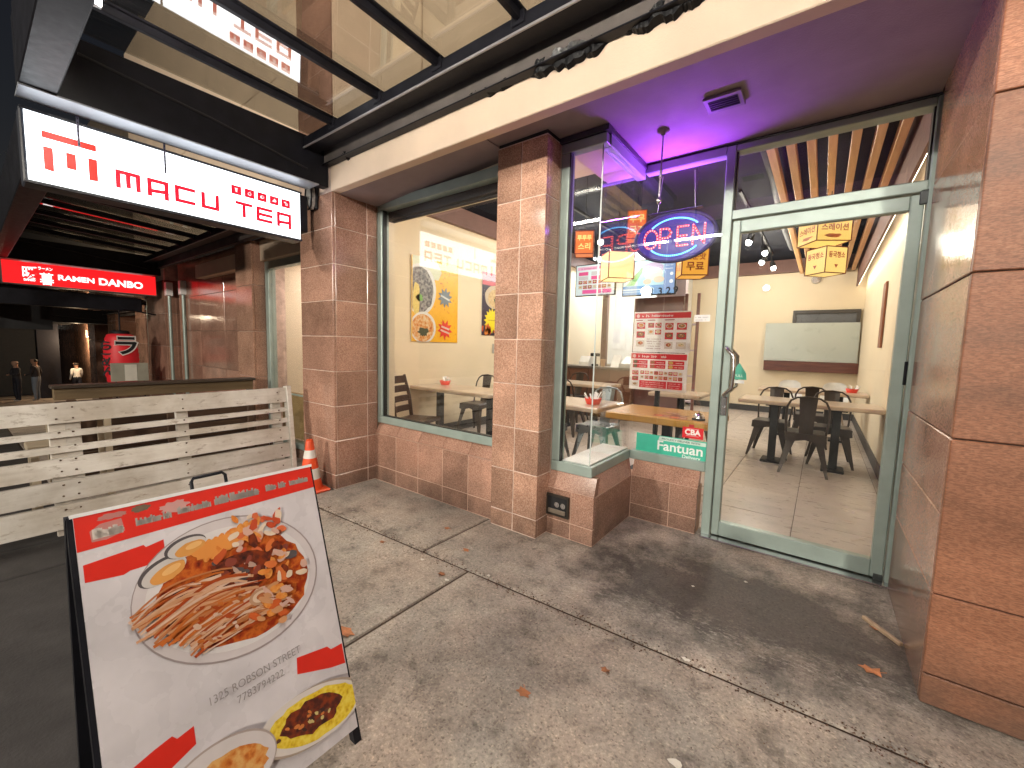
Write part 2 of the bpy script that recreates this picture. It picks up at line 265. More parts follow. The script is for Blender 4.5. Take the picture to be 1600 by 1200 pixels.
# ------------------------------------------------------------------ geometry helpers
ORG = {}
class B:
    """collects faces in survey units; build() links ONE mesh object"""
    def __init__(s): s.v = []; s.f = []; s.m = []; s.sm = []
    def add(s, vs, fs, m=0, smooth=False):
        k = len(s.v); s.v += [Vector(p) for p in vs]
        for f in fs: s.f.append([i + k for i in f]); s.m.append(m); s.sm.append(smooth)
        return s
    def box(s, x0, y0, z0, x1, y1, z1, c=0.0, m=0):
        if x0 > x1: x0, x1 = x1, x0
        if y0 > y1: y0, y1 = y1, y0
        if z0 > z1: z0, z1 = z1, z0
        if c <= 0:
            vs = [(x, y, z) for x in (x0, x1) for y in (y0, y1) for z in (z0, z1)]
            return s.add(vs, [(0, 1, 3, 2), (4, 6, 7, 5), (0, 4, 5, 1), (2, 3, 7, 6), (0, 2, 6, 4), (1, 5, 7, 3)], m)
        c = min(c, (x1 - x0) * .45, (y1 - y0) * .45, (z1 - z0) * .45)
        bm = bmesh.new(); bmesh.ops.create_cube(bm, size=1)
        for q in bm.verts: q.co = Vector(((x0 + x1) / 2 + q.co.x * (x1 - x0), (y0 + y1) / 2 + q.co.y * (y1 - y0), (z0 + z1) / 2 + q.co.z * (z1 - z0)))
        bmesh.ops.bevel(bm, geom=list(bm.edges), offset=c, segments=1, affect='EDGES', profile=0.5)
        bm.verts.ensure_lookup_table(); bm.verts.index_update()
        s.add([q.co.copy() for q in bm.verts], [[q.index for q in f.verts] for f in bm.faces], m); bm.free(); return s
    def beam(s, a, b, w, h, up=(0, 0, 1), c=0.0, m=0):
        """rectangular bar from a to b; w across, h along up"""
        a = Vector(a); b = Vector(b); d = b - a; L = d.length; d.normalize(); u = Vector(up); r = d.cross(u).normalized(); u = r.cross(d).normalized()
        t = B().box(-w / 2, 0, -h / 2, w / 2, L, h / 2, c)
        return s.add([a + r * p.x + d * p.y + u * p.z for p in t.v], t.f, m)
    def cyl(s, a, b, r0, r1=None, n=12, cap=True, m=0, smooth=True):
        r1 = r0 if r1 is None else r1; a = Vector(a); b = Vector(b); d = (b - a).normalized()
        t = Vector((0, 0, 1)) if abs(d.z) < .9 else Vector((1, 0, 0)); u = d.cross(t).normalized(); w = d.cross(u)
        vs = []
        for p, r in ((a, r0), (b, r1)):
            vs += [p + (u * cos(2 * pi * i / n) + w * sin(2 * pi * i / n)) * r for i in range(n)]
        s.add(vs, [(i, (i + 1) % n, n + (i + 1) % n, n + i) for i in range(n)], m, smooth)
        if cap: s.add(vs, [list(range(n))[::-1], list(range(n, 2 * n))], m)
        return s
    def tube(s, pts, r, n=8, m=0, closed=False):
        pts = [Vector(p) for p in pts]; N = len(pts); vs = []; ref = None
        for i, p in enumerate(pts):
            d = ((pts[(i + 1) % N] - pts[i - 1]) if closed else (pts[min(i + 1, N - 1)] - pts[max(i - 1, 0)])).normalized()
            if ref is None: ref = Vector((0, 0, 1)) if abs(d.z) < .9 else Vector((1, 0, 0))
            u = (ref - d * ref.dot(d)).normalized(); ref = u; w = d.cross(u); rr = r[i] if isinstance(r, (list, tuple)) else r
            vs += [p + (u * cos(2 * pi * k / n) + w * sin(2 * pi * k / n)) * rr for k in range(n)]
        fs = []
        for i in range(N if closed else N - 1):
            j = (i + 1) % N
            fs += [(i * n + k, i * n + (k + 1) % n, j * n + (k + 1) % n, j * n + k) for k in range(n)]
        s.add(vs, fs, m, True)
        if not closed: s.add(vs, [list(range(n))[::-1], list(range((N - 1) * n, N * n))], m)
        return s
    def lathe(s, prof, o, n=20, m=0, cap=True, sx=1, sy=1):
        o = Vector(o); vs = []
        for r, z in prof: vs += [o + Vector((r * cos(2 * pi * k / n) * sx, r * sin(2 * pi * k / n) * sy, z)) for k in range(n)]
        fs = [(i * n + k, i * n + (k + 1) % n, (i + 1) * n + (k + 1) % n, (i + 1) * n + k) for i in range(len(prof) - 1) for k in range(n)]
        s.add(vs, fs, m, True)
        if cap: s.add(vs, [list(range(n))[::-1], list(range((len(prof) - 1) * n, len(prof) * n))], m)
        return s
    def prism(s, pts, ax, a, b, m=0):
        """polygon pts (2-D) extruded along ax from a to b"""
        def P(p, t): return {'X': (t, p[0], p[1]), 'Y': (p[0], t, p[1]), 'Z': (p[0], p[1], t)}[ax]
        n = len(pts); vs = [P(p, a) for p in pts] + [P(p, b) for p in pts]
        return s.add(vs, [list(range(n))[::-1], list(range(n, 2 * n))] + [(i, (i + 1) % n, n + (i + 1) % n, n + i) for i in range(n)], m)
    def build(s, name, mats, parent=None, org=None, label=None, cat=None, group=None, kind=None, fix=True):
        mats = mats if isinstance(mats, (list, tuple)) else [mats]
        if parent is not None: org = ORG[parent.name]
        elif org is None:
            xs = [p.x for p in s.v]; ys = [p.y for p in s.v]; zs = [p.z for p in s.v]
            org = ((min(xs) + max(xs)) / 2, (min(ys) + max(ys)) / 2, min(zs))
        o_ = Vector(org); me = bpy.data.meshes.new(name)
        me.from_pydata([(p - o_) * S for p in s.v], [], s.f)
        for q in mats: me.materials.append(q)
        for i, p in enumerate(me.polygons): p.material_index = s.m[i]; p.use_smooth = s.sm[i]
        if fix:
            bm = bmesh.new(); bm.from_mesh(me); bmesh.ops.recalc_face_normals(bm, faces=bm.faces); bm.to_mesh(me); bm.free()
        me.update()
        o = bpy.data.objects.new(name, me); COL.objects.link(o); ORG[o.name] = tuple(o_)
        if parent is not None: o.parent = parent
        else: o.location = o_ * S
        return tag(o, label, cat, group, kind)
def tag(o, label=None, cat=None, group=None, kind=None):
    if label: o['label'] = label
    if cat: o['category'] = cat
    if group: o['group'] = group
    if kind: o['kind'] = kind
    return o
def thing(name, label, cat, org=(0, 0, 0), group=None, kind=None, parent=None):
    o = bpy.data.objects.new(name, None); COL.objects.link(o); o.empty_display_size = 0.1
    if parent is not None: org = ORG[parent.name]; o.parent = parent
    else: o.location = Vector(org) * S
    ORG[o.name] = tuple(org)
    return tag(o, label, cat, group, kind)
def part(name, parent): return thing(name, None, None, parent=parent)
def copy_tree(o, parent=None):
    c = o.copy(); COL.objects.link(c); c.parent = parent
    ORG[c.name] = ORG.get(o.name, (0, 0, 0))
    for ch in list(o.children): copy_tree(ch, c)
    return c
def place(o, x, y, z=0.0, rz=0.0): o.location = (x * S, y * S, z * S); o.rotation_euler = (0, 0, radians(rz)); return o
TILES = {}
def tile(parent, x0, y0, z0, x1, y1, z1, m, name='tile', c=0.004):
    """one cladding piece as an object of its own; alike pieces share their mesh"""
    d = (round(abs(x1 - x0), 3), round(abs(y1 - y0), 3), round(abs(z1 - z0), 3)); k = d + (m.name, name)
    if k not in TILES:
        t = B().box(-d[0] / 2, -d[1] / 2, -d[2] / 2, d[0] / 2, d[1] / 2, d[2] / 2, c); me = bpy.data.meshes.new(name)
        me.from_pydata([p * S for p in t.v], [], t.f); me.materials.append(m); me.update(); TILES[k] = me
    o = bpy.data.objects.new(name, TILES[k]); COL.objects.link(o); o.parent = parent
    g = ORG[parent.name]; o.location = Vector(((x0 + x1) / 2 - g[0], (y0 + y1) / 2 - g[1], (z0 + z1) / 2 - g[2])) * S
    return o
GAP = 0.0028
def clad(parent, face, pos, us, zs, m, th=0.03):
    """tiles on one face: face 'F' looks to the street (-Y) at y=pos, 'R' looks +X and 'L' looks -X at x=pos"""
    for i in range(len(us) - 1):
        for j in range(len(zs) - 1):
            a, b, c, d = us[i] + (GAP if i else 0), us[i + 1] - (GAP if i < len(us) - 2 else 0), zs[j] + GAP, zs[j + 1] - GAP
            e = random.uniform(-0.0012, 0.0012)
            if face == 'F': tile(parent, a, pos + e, c, b, pos + th + e, d, m)
            elif face == 'R': tile(parent, pos - th + e, a, c, pos + e, b, d, m)
            else: tile(parent, pos + e, a, c, pos + th + e, b, d, m)

# ------------------------------------------------------------------ lettering and flat print
def text_mesh(body, size=1.0, bold=0.0, sx=1.0):
    cu = bpy.data.curves.new('lettering', 'FONT'); cu.body = body; cu.size = size; cu.offset = bold; cu.resolution_u = 4
    o = bpy.data.objects.new('lettering', cu); me = bpy.data.meshes.new_from_object(o)
    vs = [Vector((p.co.x * sx, p.co.y, 0)) for p in me.vertices]; fs = [list(p.vertices) for p in me.polygons]
    bpy.data.objects.remove(o); bpy.data.curves.remove(cu); bpy.data.meshes.remove(me)
    return vs, fs
def clip_poly(pts, box):
    a0, b0, a1, b1 = box
    for ax, lim, sg in ((0, a0, 1), (0, a1, -1), (1, b0, 1), (1, b1, -1)):
        out = []
        for i in range(len(pts)):
            p, q = pts[i - 1], pts[i]; dp = (p[ax] - lim) * sg; dq = (q[ax] - lim) * sg
            if (dp < 0) != (dq < 0): t = dp / (dp - dq); out.append((p[0] + (q[0] - p[0]) * t, p[1] + (q[1] - p[1]) * t))
            if dq >= 0: out.append(tuple(q))
        pts = out
        if not pts: break
    return pts
class Print:
    """flat print on a surface: frame origin o, right r, up u, out n; layers 0.5 mm apart"""
    def __init__(s, o, r, u, n, step=0.0007, base=0.0012):
        s.o = Vector(o); s.r = Vector(r).normalized(); s.u = Vector(u).normalized(); s.n = Vector(n).normalized()
        s.step = step; s.base = base; s.b = B(); s.mats = []; s.k = 0
    def mi(s, m):
        if m not in s.mats: s.mats.append(m)
        return s.mats.index(m)
    def P(s, a, b): return s.o + s.r * a + s.u * b + s.n * (s.base + s.k * s.step)
    def layer(s): s.k += 1; return s
    clip = None
    def poly(s, pts, m):
        if s.clip: pts = clip_poly(pts, s.clip)
        if len(pts) < 3: return s
        s.b.add([s.P(*p) for p in pts], [list(range(len(pts)))], s.mi(m)); return s
    def rect(s, a0, b0, a1, b1, m): return s.poly([(a0, b0), (a1, b0), (a1, b1), (a0, b1)], m)
    def ell(s, a, b, ra, rb, m, rot=0.0, n=28, jag=0.0, t0=0, t1=2 * pi):
        pts = []
        for i in range(n):
            t = t0 + (t1 - t0) * i / n; k = 1 + random.uniform(-jag, jag); x = ra * cos(t) * k; y = rb * sin(t) * k
            pts.append((a + x * cos(rot) - y * sin(rot), b + x * sin(rot) + y * cos(rot)))
        return s.poly(pts, m)
    def star(s, a, b, r0, r1, k, m, rot=0.0):
        return s.poly([(a + (r0 if i % 2 else r1) * cos(rot + pi * i / k), b + (r0 if i % 2 else r1) * sin(rot + pi * i / k)) for i in range(2 * k)], m)
    def line(s, p, q, w, m):
        d = (Vector(q) - Vector(p)); L = Vector((-d.y, d.x)).normalized() * w / 2 if d.length else Vector((0, 0)); p = Vector(p); q = Vector(q)
        return s.poly([tuple(p - L), tuple(q - L), tuple(q + L), tuple(p + L)], m)
    def ribbon(s, pts, w, m):
        for i in range(len(pts) - 1): s.line(pts[i], pts[i + 1], w, m)
        return s
    def text(s, body, a, b, size, m, bold=0.0, sx=1.0, width=None, rot=0.0, center=False, skew=0.0):
        vs, fs = text_mesh(body, size, bold, sx)
        if not vs: return s
        x0 = min(p.x for p in vs); x1 = max(p.x for p in vs)
        k = width / (x1 - x0) if width else 1.0; off = (x1 + x0) / 2 * k if center else x0 * k
        pts = []
        for p in vs:
            x = p.x * k - off + p.y * skew; y = p.y
            pts.append((a + x * cos(rot) - y * sin(rot), b + x * sin(rot) + y * cos(rot)))
        s.b.add([s.P(*p) for p in pts], fs, s.mi(m)); return s
    def build(s, name, parent=None, **kw): return s.b.build(name, s.mats, parent, fix=False, **kw)
def scribble(p, a, b, w, h, m, seed, n=None):
    """unreadable small print: rows of tiny strokes"""
    r = random.Random(seed); n = n or max(3, int(w / (h * .75)))
    for i in range(n):
        x = a + w * (i + .2) / n; k = r.random(); hw = w / n * .62
        if k < .15: continue
        p.line((x, b), (x, b + h * r.uniform(.6, 1)), h * .2, m); p.line((x, b + h * r.uniform(.1, .6)), (x + hw, b + h * r.uniform(.1, .7)), h * .17, m)
        if k > .5: p.line((x + hw, b), (x + hw, b + h * .65), h * .18, m)

# ================================================================== GROUND
def gz(x): return 0.0 if x > -4.4 else 0.058 * (x + 4.4)
g = B(); xs = [-140, -60, -30, -15, -4.4, 10, 40]
for i in range(len(xs) - 1):
    a, b = xs[i], xs[i + 1]
    g.add([(a, -60, gz(a) - .16), (b, -60, gz(b) - .16), (b, 3.9, gz(b) - .16), (a, 3.9, gz(a) - .16)], [(0, 1, 2, 3)])
g.build('road', ASPH, org=(0, 0, -.16), kind='structure')
side = thing('sidewalk', None, None, (0, 0, 0), kind='structure')
JOINT = mat('joint_grit', (0.055, 0.032, 0.022), 0.95, var=0.5, vs=40, bmp=0.5)
bed = B()
for a, b in ((-60, -30), (-30, -14), (-14, -4.4), (-4.4, 9)):
    bed.add([(a, -2.6, gz(a) - .012), (b, -2.6, gz(b) - .012), (b, 3.75, gz(b) - .012), (a, 3.75, gz(a) - .012),
             (a, -2.6, gz(a) - .16), (b, -2.6, gz(b) - .16)], [(0, 1, 2, 3), (4, 5, 1, 0)])
bed.build('joint_bed', JOINT, side)
SHADE_PAVER = mat('shaded_dark_paving', (.030, .027, .027), .85, var=.35, vs=5, bmp=.5, bs_=80)  # dark street-side paving; the sandwich board's shade is put into its colour
def slab(x0, x1, ya0, ya1, yb0, yb1, gp=0.009, m=None):
    """paving slab: left edge y ya0..ya1, right edge yb0..yb1, rounded arris"""
    q = [(x0 + gp, ya0 + gp), (x1 - gp, yb0 + gp), (x1 - gp, yb1 - gp), (x0 + gp, ya1 - gp)]
    cx = sum(p[0] for p in q) / 4; cy = sum(p[1] for p in q) / 4; vs = []
    for dz, ins in ((-.11, 0), (-.010, 0), (-.002, .006), (0, .016)):
        for p in q: vs.append((p[0] + (ins if p[0] < cx else -ins), p[1] + (ins if p[1] < cy else -ins), gz(p[0]) + dz))
    fs = [(0, 1, 2, 3), (12, 13, 14, 15)]
    for k in range(3): fs += [(k * 4 + i, k * 4 + (i + 1) % 4, k * 4 + 4 + (i + 1) % 4, k * 4 + 4 + i) for i in range(4)]
    B().add(vs, fs).build('paving_slab', m or CONC, side)
def seam(x): return 1.95 + 0.048 * (x + 1.8)
XJ = [-60, -45, -34, -26, -20, -16, -12.4, -8.4, -6.3, -4.4, -3.88, -1.785, 2.0, 4.6, 9]
for i in range(len(XJ) - 1):
    a, b = XJ[i], XJ[i + 1]
    sa, sb = (seam(a), seam(b)) if a >= -4.5 else (1.9, 1.9 if b < -4.5 else seam(b))
    slab(a, b, sa - 1.42, sa, sb - 1.42, sb); slab(a, b, -2.6, sa - 1.42, -2.6, sb - 1.42, m=SHADE_PAVER)
XE = [-60, -40, -26, -16, -10, -6.3, -4.4, -2.22, 2.0, 9]
for i in range(len(XE) - 1):
    a, b = XE[i], XE[i + 1]
    sa, sb = (seam(a) if a >= -4.5 else 1.9), (seam(b) if b >= -4.5 else 1.9)
    slab(a, b, sa, 3.74, sb, 3.74)

# ================================================================== RESTAURANT STOREFRONT
ROWS = [0.002, .148, .5, .852, 1.204, 1.556, 1.908, 2.26, 2.612, 2.935]
shop = thing('restaurant_storefront', 'brown granite restaurant storefront with cream lintel, recessed door and lit windows', 'storefront', (-1.7, 2.9, 0))
# left column
c = part('column', shop)
B().box(-4.4865, 2.2035, 0, -3.8635, 2.70, 3.16).build('core', GROUT, c)
clad(c, 'F', 2.2, [-4.49, -3.86], ROWS, G_COL); clad(c, 'R', -3.86, [2.2315, 2.58, 2.70], ROWS, G_COL); clad(c, 'L', -4.49, [2.2315, 2.70], ROWS, G_COL)
# middle pillar
c = part('pillar', shop); PR = ROWS[:-1] + [3.03]
B().box(-2.1465, 2.6135, 0, -1.6935, 2.95, 3.035).build('core', GROUT, c)
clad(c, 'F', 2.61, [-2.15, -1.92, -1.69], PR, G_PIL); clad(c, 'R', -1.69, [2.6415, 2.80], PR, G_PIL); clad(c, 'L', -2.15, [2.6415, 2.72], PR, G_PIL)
B().box(-2.142, 2.618, 3.03, -1.698, 2.9, 3.066).build('top_gap', BLACK, c)
# right pier
c = part('pier', shop); RR = [0.002, .14, .5, 1.17, 1.84, 2.51, 3.1]
B().box(.465, 2.435, 0, 3.2, 4.0, 3.16).build('core', mat('dark_joint', (.05, .03, .025), .8), c)
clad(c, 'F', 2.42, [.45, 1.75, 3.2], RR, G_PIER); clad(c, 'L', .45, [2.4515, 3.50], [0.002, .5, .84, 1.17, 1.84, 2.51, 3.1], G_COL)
# wall under the window
c = part('window_wall', shop)
B().box(-3.86, 2.6715, 0, -2.15, 2.95, .52).box(-3.86, 2.75, .52, -2.15, 2.95, .60).build('core', GROUT2, c)
kx = [-3.86, -3.50, -3.15, -2.80, -2.47, -2.15]
clad(c, 'F', 2.668, kx, [0.002, .16, .52], G_COL)
for i in range(5):
    a, b = kx[i] + GAP, kx[i + 1] - GAP
    B().prism([(2.668, .525), (2.70, .525), (2.79, .632), (2.735, .632)], 'X', a, b).build('sill_tile', G_COL, c)
# display window base
c = part('display_base', shop)
B().box(-1.70, 2.7785, 0, -1.2885, 3.7, .386).box(-1.29, 3.5335, 0, -.7335, 3.7, .386).build('core', GROUT2, c)
clad(c, 'F', 2.775, [-1.69, -1.48, -1.285], [0.002, .13, .385], G_COL); clad(c, 'R', -1.285, [2.8065, 3.53], [0.002, .385], G_COL)
clad(c, 'F', 3.53, [-1.282, -.95, -.73], [0.002, .13, .385], G_COL)
B().prism([(2.775, .388), (2.84, .388), (2.86, .52), (2.815, .52)], 'X', -1.69, -1.285).build('cap_stone', G_COL, c)
v = [(-1.285, 2.775, .388), (-1.285, 3.53, .388), (-1.33, 3.58, .52), (-1.33, 2.815, .52), (-1.40, 2.80, .388), (-1.40, 3.6, .388), (-1.40, 3.6, .52), (-1.40, 2.84, .52)]
B().add(v, [(0, 1, 2, 3), (4, 7, 6, 5), (0, 3, 7, 4), (1, 5, 6, 2), (3, 2, 6, 7), (0, 4, 5, 1)]).build('cap_stone', G_COL, c)
B().prism([(3.53, .388), (3.62, .388), (3.64, .52), (3.585, .52)], 'X', -1.283, -.73).build('cap_stone', G_COL, c)
# socket box in the base
c = part('socket_box', shop)
B().box(-1.69, 2.755, .165, -1.485, 2.772, .34, .004).build('frame', mat('dark_metal_box', (.05, .042, .035), .45, .6), c)
B().box(-1.672, 2.7535, .183, -1.503, 2.757, .322).build('recess', BLACK, c)
for x in (-1.585, -1.53): B().cyl((x, 2.755, .265), (x, 2.744, .265), .022, n=14).cyl((x, 2.745, .265), (x, 2.742, .265), .009, n=8).build('socket', CHROME, c)
B().box(-1.665, 2.742, .19, -1.51, 2.756, .225, .004).build('lip', mat('worn_metal', (.22, .18, .14), .5, .5), c)

# lintel, upper wall, soffit
B().box(-3.875, 2.2, 2.935, 3.4, 2.29, 3.20, .006).build('lintel', STUCCO, shop)
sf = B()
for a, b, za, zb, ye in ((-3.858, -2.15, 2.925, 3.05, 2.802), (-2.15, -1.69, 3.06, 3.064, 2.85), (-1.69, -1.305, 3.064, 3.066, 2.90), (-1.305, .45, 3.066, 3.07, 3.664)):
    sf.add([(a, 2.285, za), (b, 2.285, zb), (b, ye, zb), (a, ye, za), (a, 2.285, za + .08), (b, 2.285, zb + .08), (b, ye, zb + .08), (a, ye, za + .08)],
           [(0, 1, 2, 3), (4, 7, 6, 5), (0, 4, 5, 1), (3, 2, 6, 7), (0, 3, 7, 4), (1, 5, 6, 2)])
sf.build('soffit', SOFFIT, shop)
c = part('upper_wall', shop)
for i, (a, b) in enumerate(((-3.85, -2.6), (-2.59, -1.3), (-1.29, 0.0), (.01, 1.4), (1.41, 3.4))):
    B().box(a, 2.215, 3.205, b, 2.35, 5.0, .006).box(a, 2.215, 5.01, b, 2.35, 7.5, .006).build('wall_panel', STUCCO, c)
B().box(-3.86, 2.26, 3.19, 3.4, 2.36, 7.5).build('backing', mat('panel_joint', (.2, .16, .12), .9), c)
B().box(-4.49, 2.205, 3.165, -3.86, 2.4, 7.5, .006).build('upper_column', G_COL, c)
B().box(-5.3, 2.36, 3.45, 3.4, 2.46, 7.5).box(-3.87, 2.3, 3.06, -2.15, 2.36, 3.45).build('wall_core', STUCCO, c)

# main window
w = part('window', shop)
wx0, wx1, wz0, wz1 = -3.86, -2.152, .632, 2.97
f = B().box(wx0, 2.70, wz0, wx1, 2.80, wz0 + .075, .006); f.build('frame_bottom', ALU, w)
B().box(wx0, 2.705, wz1 - .09, wx1, 2.80, wz1, .006).build('frame_top', ALU, w)
B().box(wx0, 2.703, wz0 + .075, wx0 + .075, 2.80, wz1 - .09, .006).build('frame_side', ALU, w)
B().box(wx1 - .04, 2.703, wz0 + .075, wx1, 2.80, wz1 - .09, .006).build('frame_side', ALU, w)
for q in ((wx0 + .075, wz0 + .075, wx0 + .085, wz1 - .09), (wx0 + .085, wz0 + .075, wx1 - .04, wz0 + .083)):
    B().box(q[0], 2.722, q[1], q[2], 2.765, q[3]).build('gasket', RUBBER, w)
B().box(wx0 + .085, 2.74, wz0 + .083, wx1 - .04, 2.748, wz1 - .09).build('pane', GLASS, w)
B().box(wx0 + .0, 2.81, 2.805, wx1 - .02, 2.90, 2.962, .01).cyl((wx0 + .08, 2.855, 2.80), (wx1 - .02, 2.855, 2.80), .018, n=10).build('roller_blind', mat('dark_blind', (.018, .019, .024), .5), w)

# projecting display window: front, side and back pane
w = part('display_window', shop)
for nm, q in (('frame_bottom', (-1.685, 2.80, .52, -1.325, 2.88, .60)), ('frame_bottom', (-1.405, 2.883, .52, -1.327, 3.60, .598)), ('frame_bottom', (-1.325, 3.575, .52, -.695, 3.66, .60)),
              ('frame_side', (-1.685, 2.803, .602, -1.61, 2.88, 2.948)),
              ('frame_top', (-1.685, 2.80, 2.95, -1.322, 2.88, 3.02)), ('frame_top', (-1.40, 2.883, 2.952, -1.320, 3.60, 3.018)), ('frame_top', (-1.318, 3.575, 2.99, -.695, 3.66, 3.056))):
    B().box(*q, .005).build(nm, ALU, w)
B().box(-1.61, 2.825, .60, -1.36, 2.831, 2.95).build('pane', GLASS, w)
B().box(-1.358, 2.826, .60, -1.352, 3.61, 2.952).build('pane', GLASS, w)
B().box(-1.35, 3.612, .60, -.695, 3.618, 2.99).build('pane', GLASS, w)
EDGE = mat('pane_edge', (.55, .6, .58), .2, var=.02)
B().box(-1.3605, 2.8225, .60, -1.3505, 2.8245, 2.95).build('pane_edge', EDGE, w)
B().box(-1.612, 2.802, .602, -1.602, 2.838, 2.948).build('gasket', RUBBER, w)
B().box(-1.60, 2.835, .601, -1.36, 3.60, .609).build('inner_sill', PLASTIC_W, w)
B().box(-1.69, 2.78, 3.022, -1.30, 3.60, 3.058).box(-1.31, 3.57, 3.058, .52, 3.68, 3.066).build('head_flashing', mat('dark_flashing', (.05, .05, .06), .4), w)
B().box(-1.32, 2.86, 2.95, -1.312, 3.56, 3.05).build('fascia_strip', ALU, w)

# door, jambs, transom
d = part('door_frame', shop)
B().box(-.693, 3.57, 0, -.628, 3.69, 3.05, .005).build('jamb', ALU, d)
B().box(.438, 3.57, 0, .503, 3.69, 3.05, .005).build('jamb', ALU, d)
B().box(-.628, 3.572, 2.505, .438, 3.69, 2.572, .005).build('transom_bar', ALU, d)
B().box(-.628, 3.574, 3.005, .438, 3.69, 3.05, .005).build('head', ALU, d)
B().box(-.628, 3.615, 2.572, .438, 3.622, 3.005).build('transom_pane', GLASS, d)
B().box(-.628, 3.60, 2.572, -.618, 3.64, 3.005).box(.428, 3.60, 2.572, .438, 3.64, 3.005).box(-.618, 3.60, 2.572, .428, 3.64, 2.580).build('gasket', RUBBER, d)
B().box(-.69, 3.50, 0.001, .50, 3.72, .014, .004).build('threshold', CHROME, d)
d = part('door', shop)
DX0, DX1 = -.620, .430
B().box(DX0, 3.585, .02, DX0 + .055, 3.655, 2.495, .006).build('stile', ALU, d)
B().box(DX1 - .065, 3.585, .02, DX1, 3.655, 2.495, .006).build('stile', ALU, d)
B().box(DX0 + .055, 3.587, .02, DX1 - .065, 3.653, .135, .006).build('rail', ALU, d)
B().box(DX0 + .055, 3.587, 2.405, DX1 - .065, 3.653, 2.495, .006).build('rail', ALU, d)
B().box(DX0 + .055, 3.616, .135, DX1 - .065, 3.624, 2.405).build('pane', GLASS, d)
hx = DX0 + .028
B().tube([(hx, 3.585, 1.53), (hx, 3.52, 1.535), (hx + .012, 3.495, 1.52), (hx + .06, 3.485, 1.47), (hx + .065, 3.485, 1.35), (hx + .06, 3.485, 1.23), (hx + .012, 3.495, 1.175), (hx, 3.52, 1.16), (hx, 3.585, 1.165)], .014, 10).build('pull_handle', CHROME, d)
B().tube([(hx, 3.655, 1.53), (hx, 3.70, 1.535), (hx + .05, 3.74, 1.47), (hx + .055, 3.74, 1.23), (hx, 3.70, 1.165), (hx, 3.655, 1.165)], .013, 8).build('pull_handle', CHROME, d)
B().box(DX0 + .006, 3.573, 1.00, DX0 + .05, 3.586, 1.15, .004).cyl((DX0 + .028, 3.575, 1.06), (DX0 + .028, 3.562, 1.06), .014, n=12).build('lock_plate', CHROME, d)
B().box(DX1 - .025, 3.572, 2.43, DX1 + .03, 3.587, 2.52, .004).build('pivot', mat('pivot_dark', (.08, .09, .09), .4, .6), d)
B().box(DX1 - .01, 3.575, 1.32, DX1 + .006, 3.586, 1.47, .003).build('hinge', STEEL, d)
B().box(DX1 - .05, 3.57, .012, DX1 + .0, 3.66, .05, .004).build('pivot', mat('pivot_dark', (.08, .09, .09), .4, .6), d)
p = Print((hx + .085, 3.612, 1.36), (1, 0, 0), (0, 0, 1), (0, -1, 0))
p.poly([(-.055, -.07), (.055, -.07), (.05, -.02), (0, .06), (-.05, -.02)], pr((.08, .42, .30))); p.layer(); p.text('PULL', 0, -.05, .028, pr((.8, .85, .8)), center=True); p.rect(-.05, -.10, .04, -.075, pr((.8, .82, .8)))
p.build('door_sticker', d)
p = Print((-1.225, 3.610, 1.975), (1, 0, 0), (0, 0, 1), (0, -1, 0)); p.text('1', 0, 0, .082, BLACK, .002); p.text('3', .06, .001, .082, BLACK, .002); p.text('2', .125, .003, .082, BLACK, .002); p.text('9', .185, .005, .082, BLACK, .002)
p.build('house_number', shop)
# vent and ceiling hook under the soffit
c = part('soffit_vent', shop)
B().box(-.715, 2.85, 3.045, -.50, 3.03, 3.062, .004).build('frame', mat('vent_paint', (.25, .2, .24), .5), c); B().box(-.69, 2.885, 3.042, -.525, 2.995, 3.046).build('slot', BLACK, c)
for k in range(4): B().box(-.688, 2.90 + k * .025, 3.038, -.527, 2.906 + k * .025, 3.045).build('blade', STEEL, c)
c = part('ceiling_hook', shop)
B().lathe([(.042, 3.066), (.042, 3.055), (.018, 3.045), (.012, 3.03)], (-1.027, 3.10, 0), 16).build('rose', SOFFIT, c)
B().cyl((-1.027, 3.10, 3.03), (-1.03, 3.10, 2.78), .006, n=8).cyl((-1.03, 3.10, 2.80), (-1.03, 3.10, 2.74), .011, n=8).cyl((-1.03, 3.10, 2.78), (-1.032, 3.10, 2.60), .006, n=8).build('rod', CHROME, c)
B().lathe([(.004, .03), (.016, .015), (.016, -.01), (.006, -.025)], (-1.032, 3.10, 2.58), 12).build('hook_end', CHROME, c)
# ragged sealant where canopy ledger meets lintel
def blob_strip(x0, x1, z, w, n, seed, t_=.02):
    rnd = random.Random(seed); b = B(); P = []
    def walk():
        r_ = [rnd.random() for _ in range(n + 7)]; return [(r_[q] + 2 * r_[q + 1] + 3 * r_[q + 2] + 2 * r_[q + 3] + r_[q + 4]) / 9 + .12 * (r_[q + 5] - .5) for q in range(n + 1)]
    wt, wb, wh = walk(), walk(), walk()
    for i in range(n + 1):
        x = x0 + (x1 - x0) * i / n; k = min(1, 5 * i / n, 5 * (n - i) / n)
        P.append((x, z + w * k * (.15 + .9 * wt[i]), z - w * k * (.05 + 1.3 * wb[i]), .004 + t_ * k * (.25 + .7 * wh[i])))
    vs = []
    for x, t, bo, th in P: vs += [(x, 2.197, t), (x, 2.197 - th, t - .01), (x, 2.197 - th * .75, bo + .012), (x, 2.197, bo)]
    for i in range(n):
        for k in range(3): b.add([vs[4 * i + k], vs[4 * i + 4 + k], vs[4 * i + 5 + k], vs[4 * i + 1 + k]], [(0, 1, 2, 3)])
    return b
for i, (a, b, z, w_) in enumerate(((-2.15, -1.62, 3.175, .028), (-1.60, -1.02, 3.165, .065), (-.99, -.52, 3.17, .06), (-.5, .4, 3.18, .035), (-3.62, -3.5, 3.175, .035))):
    blob_strip(a, b, z, w_, 46, i, .075).build('sealant', SEAL, shop)
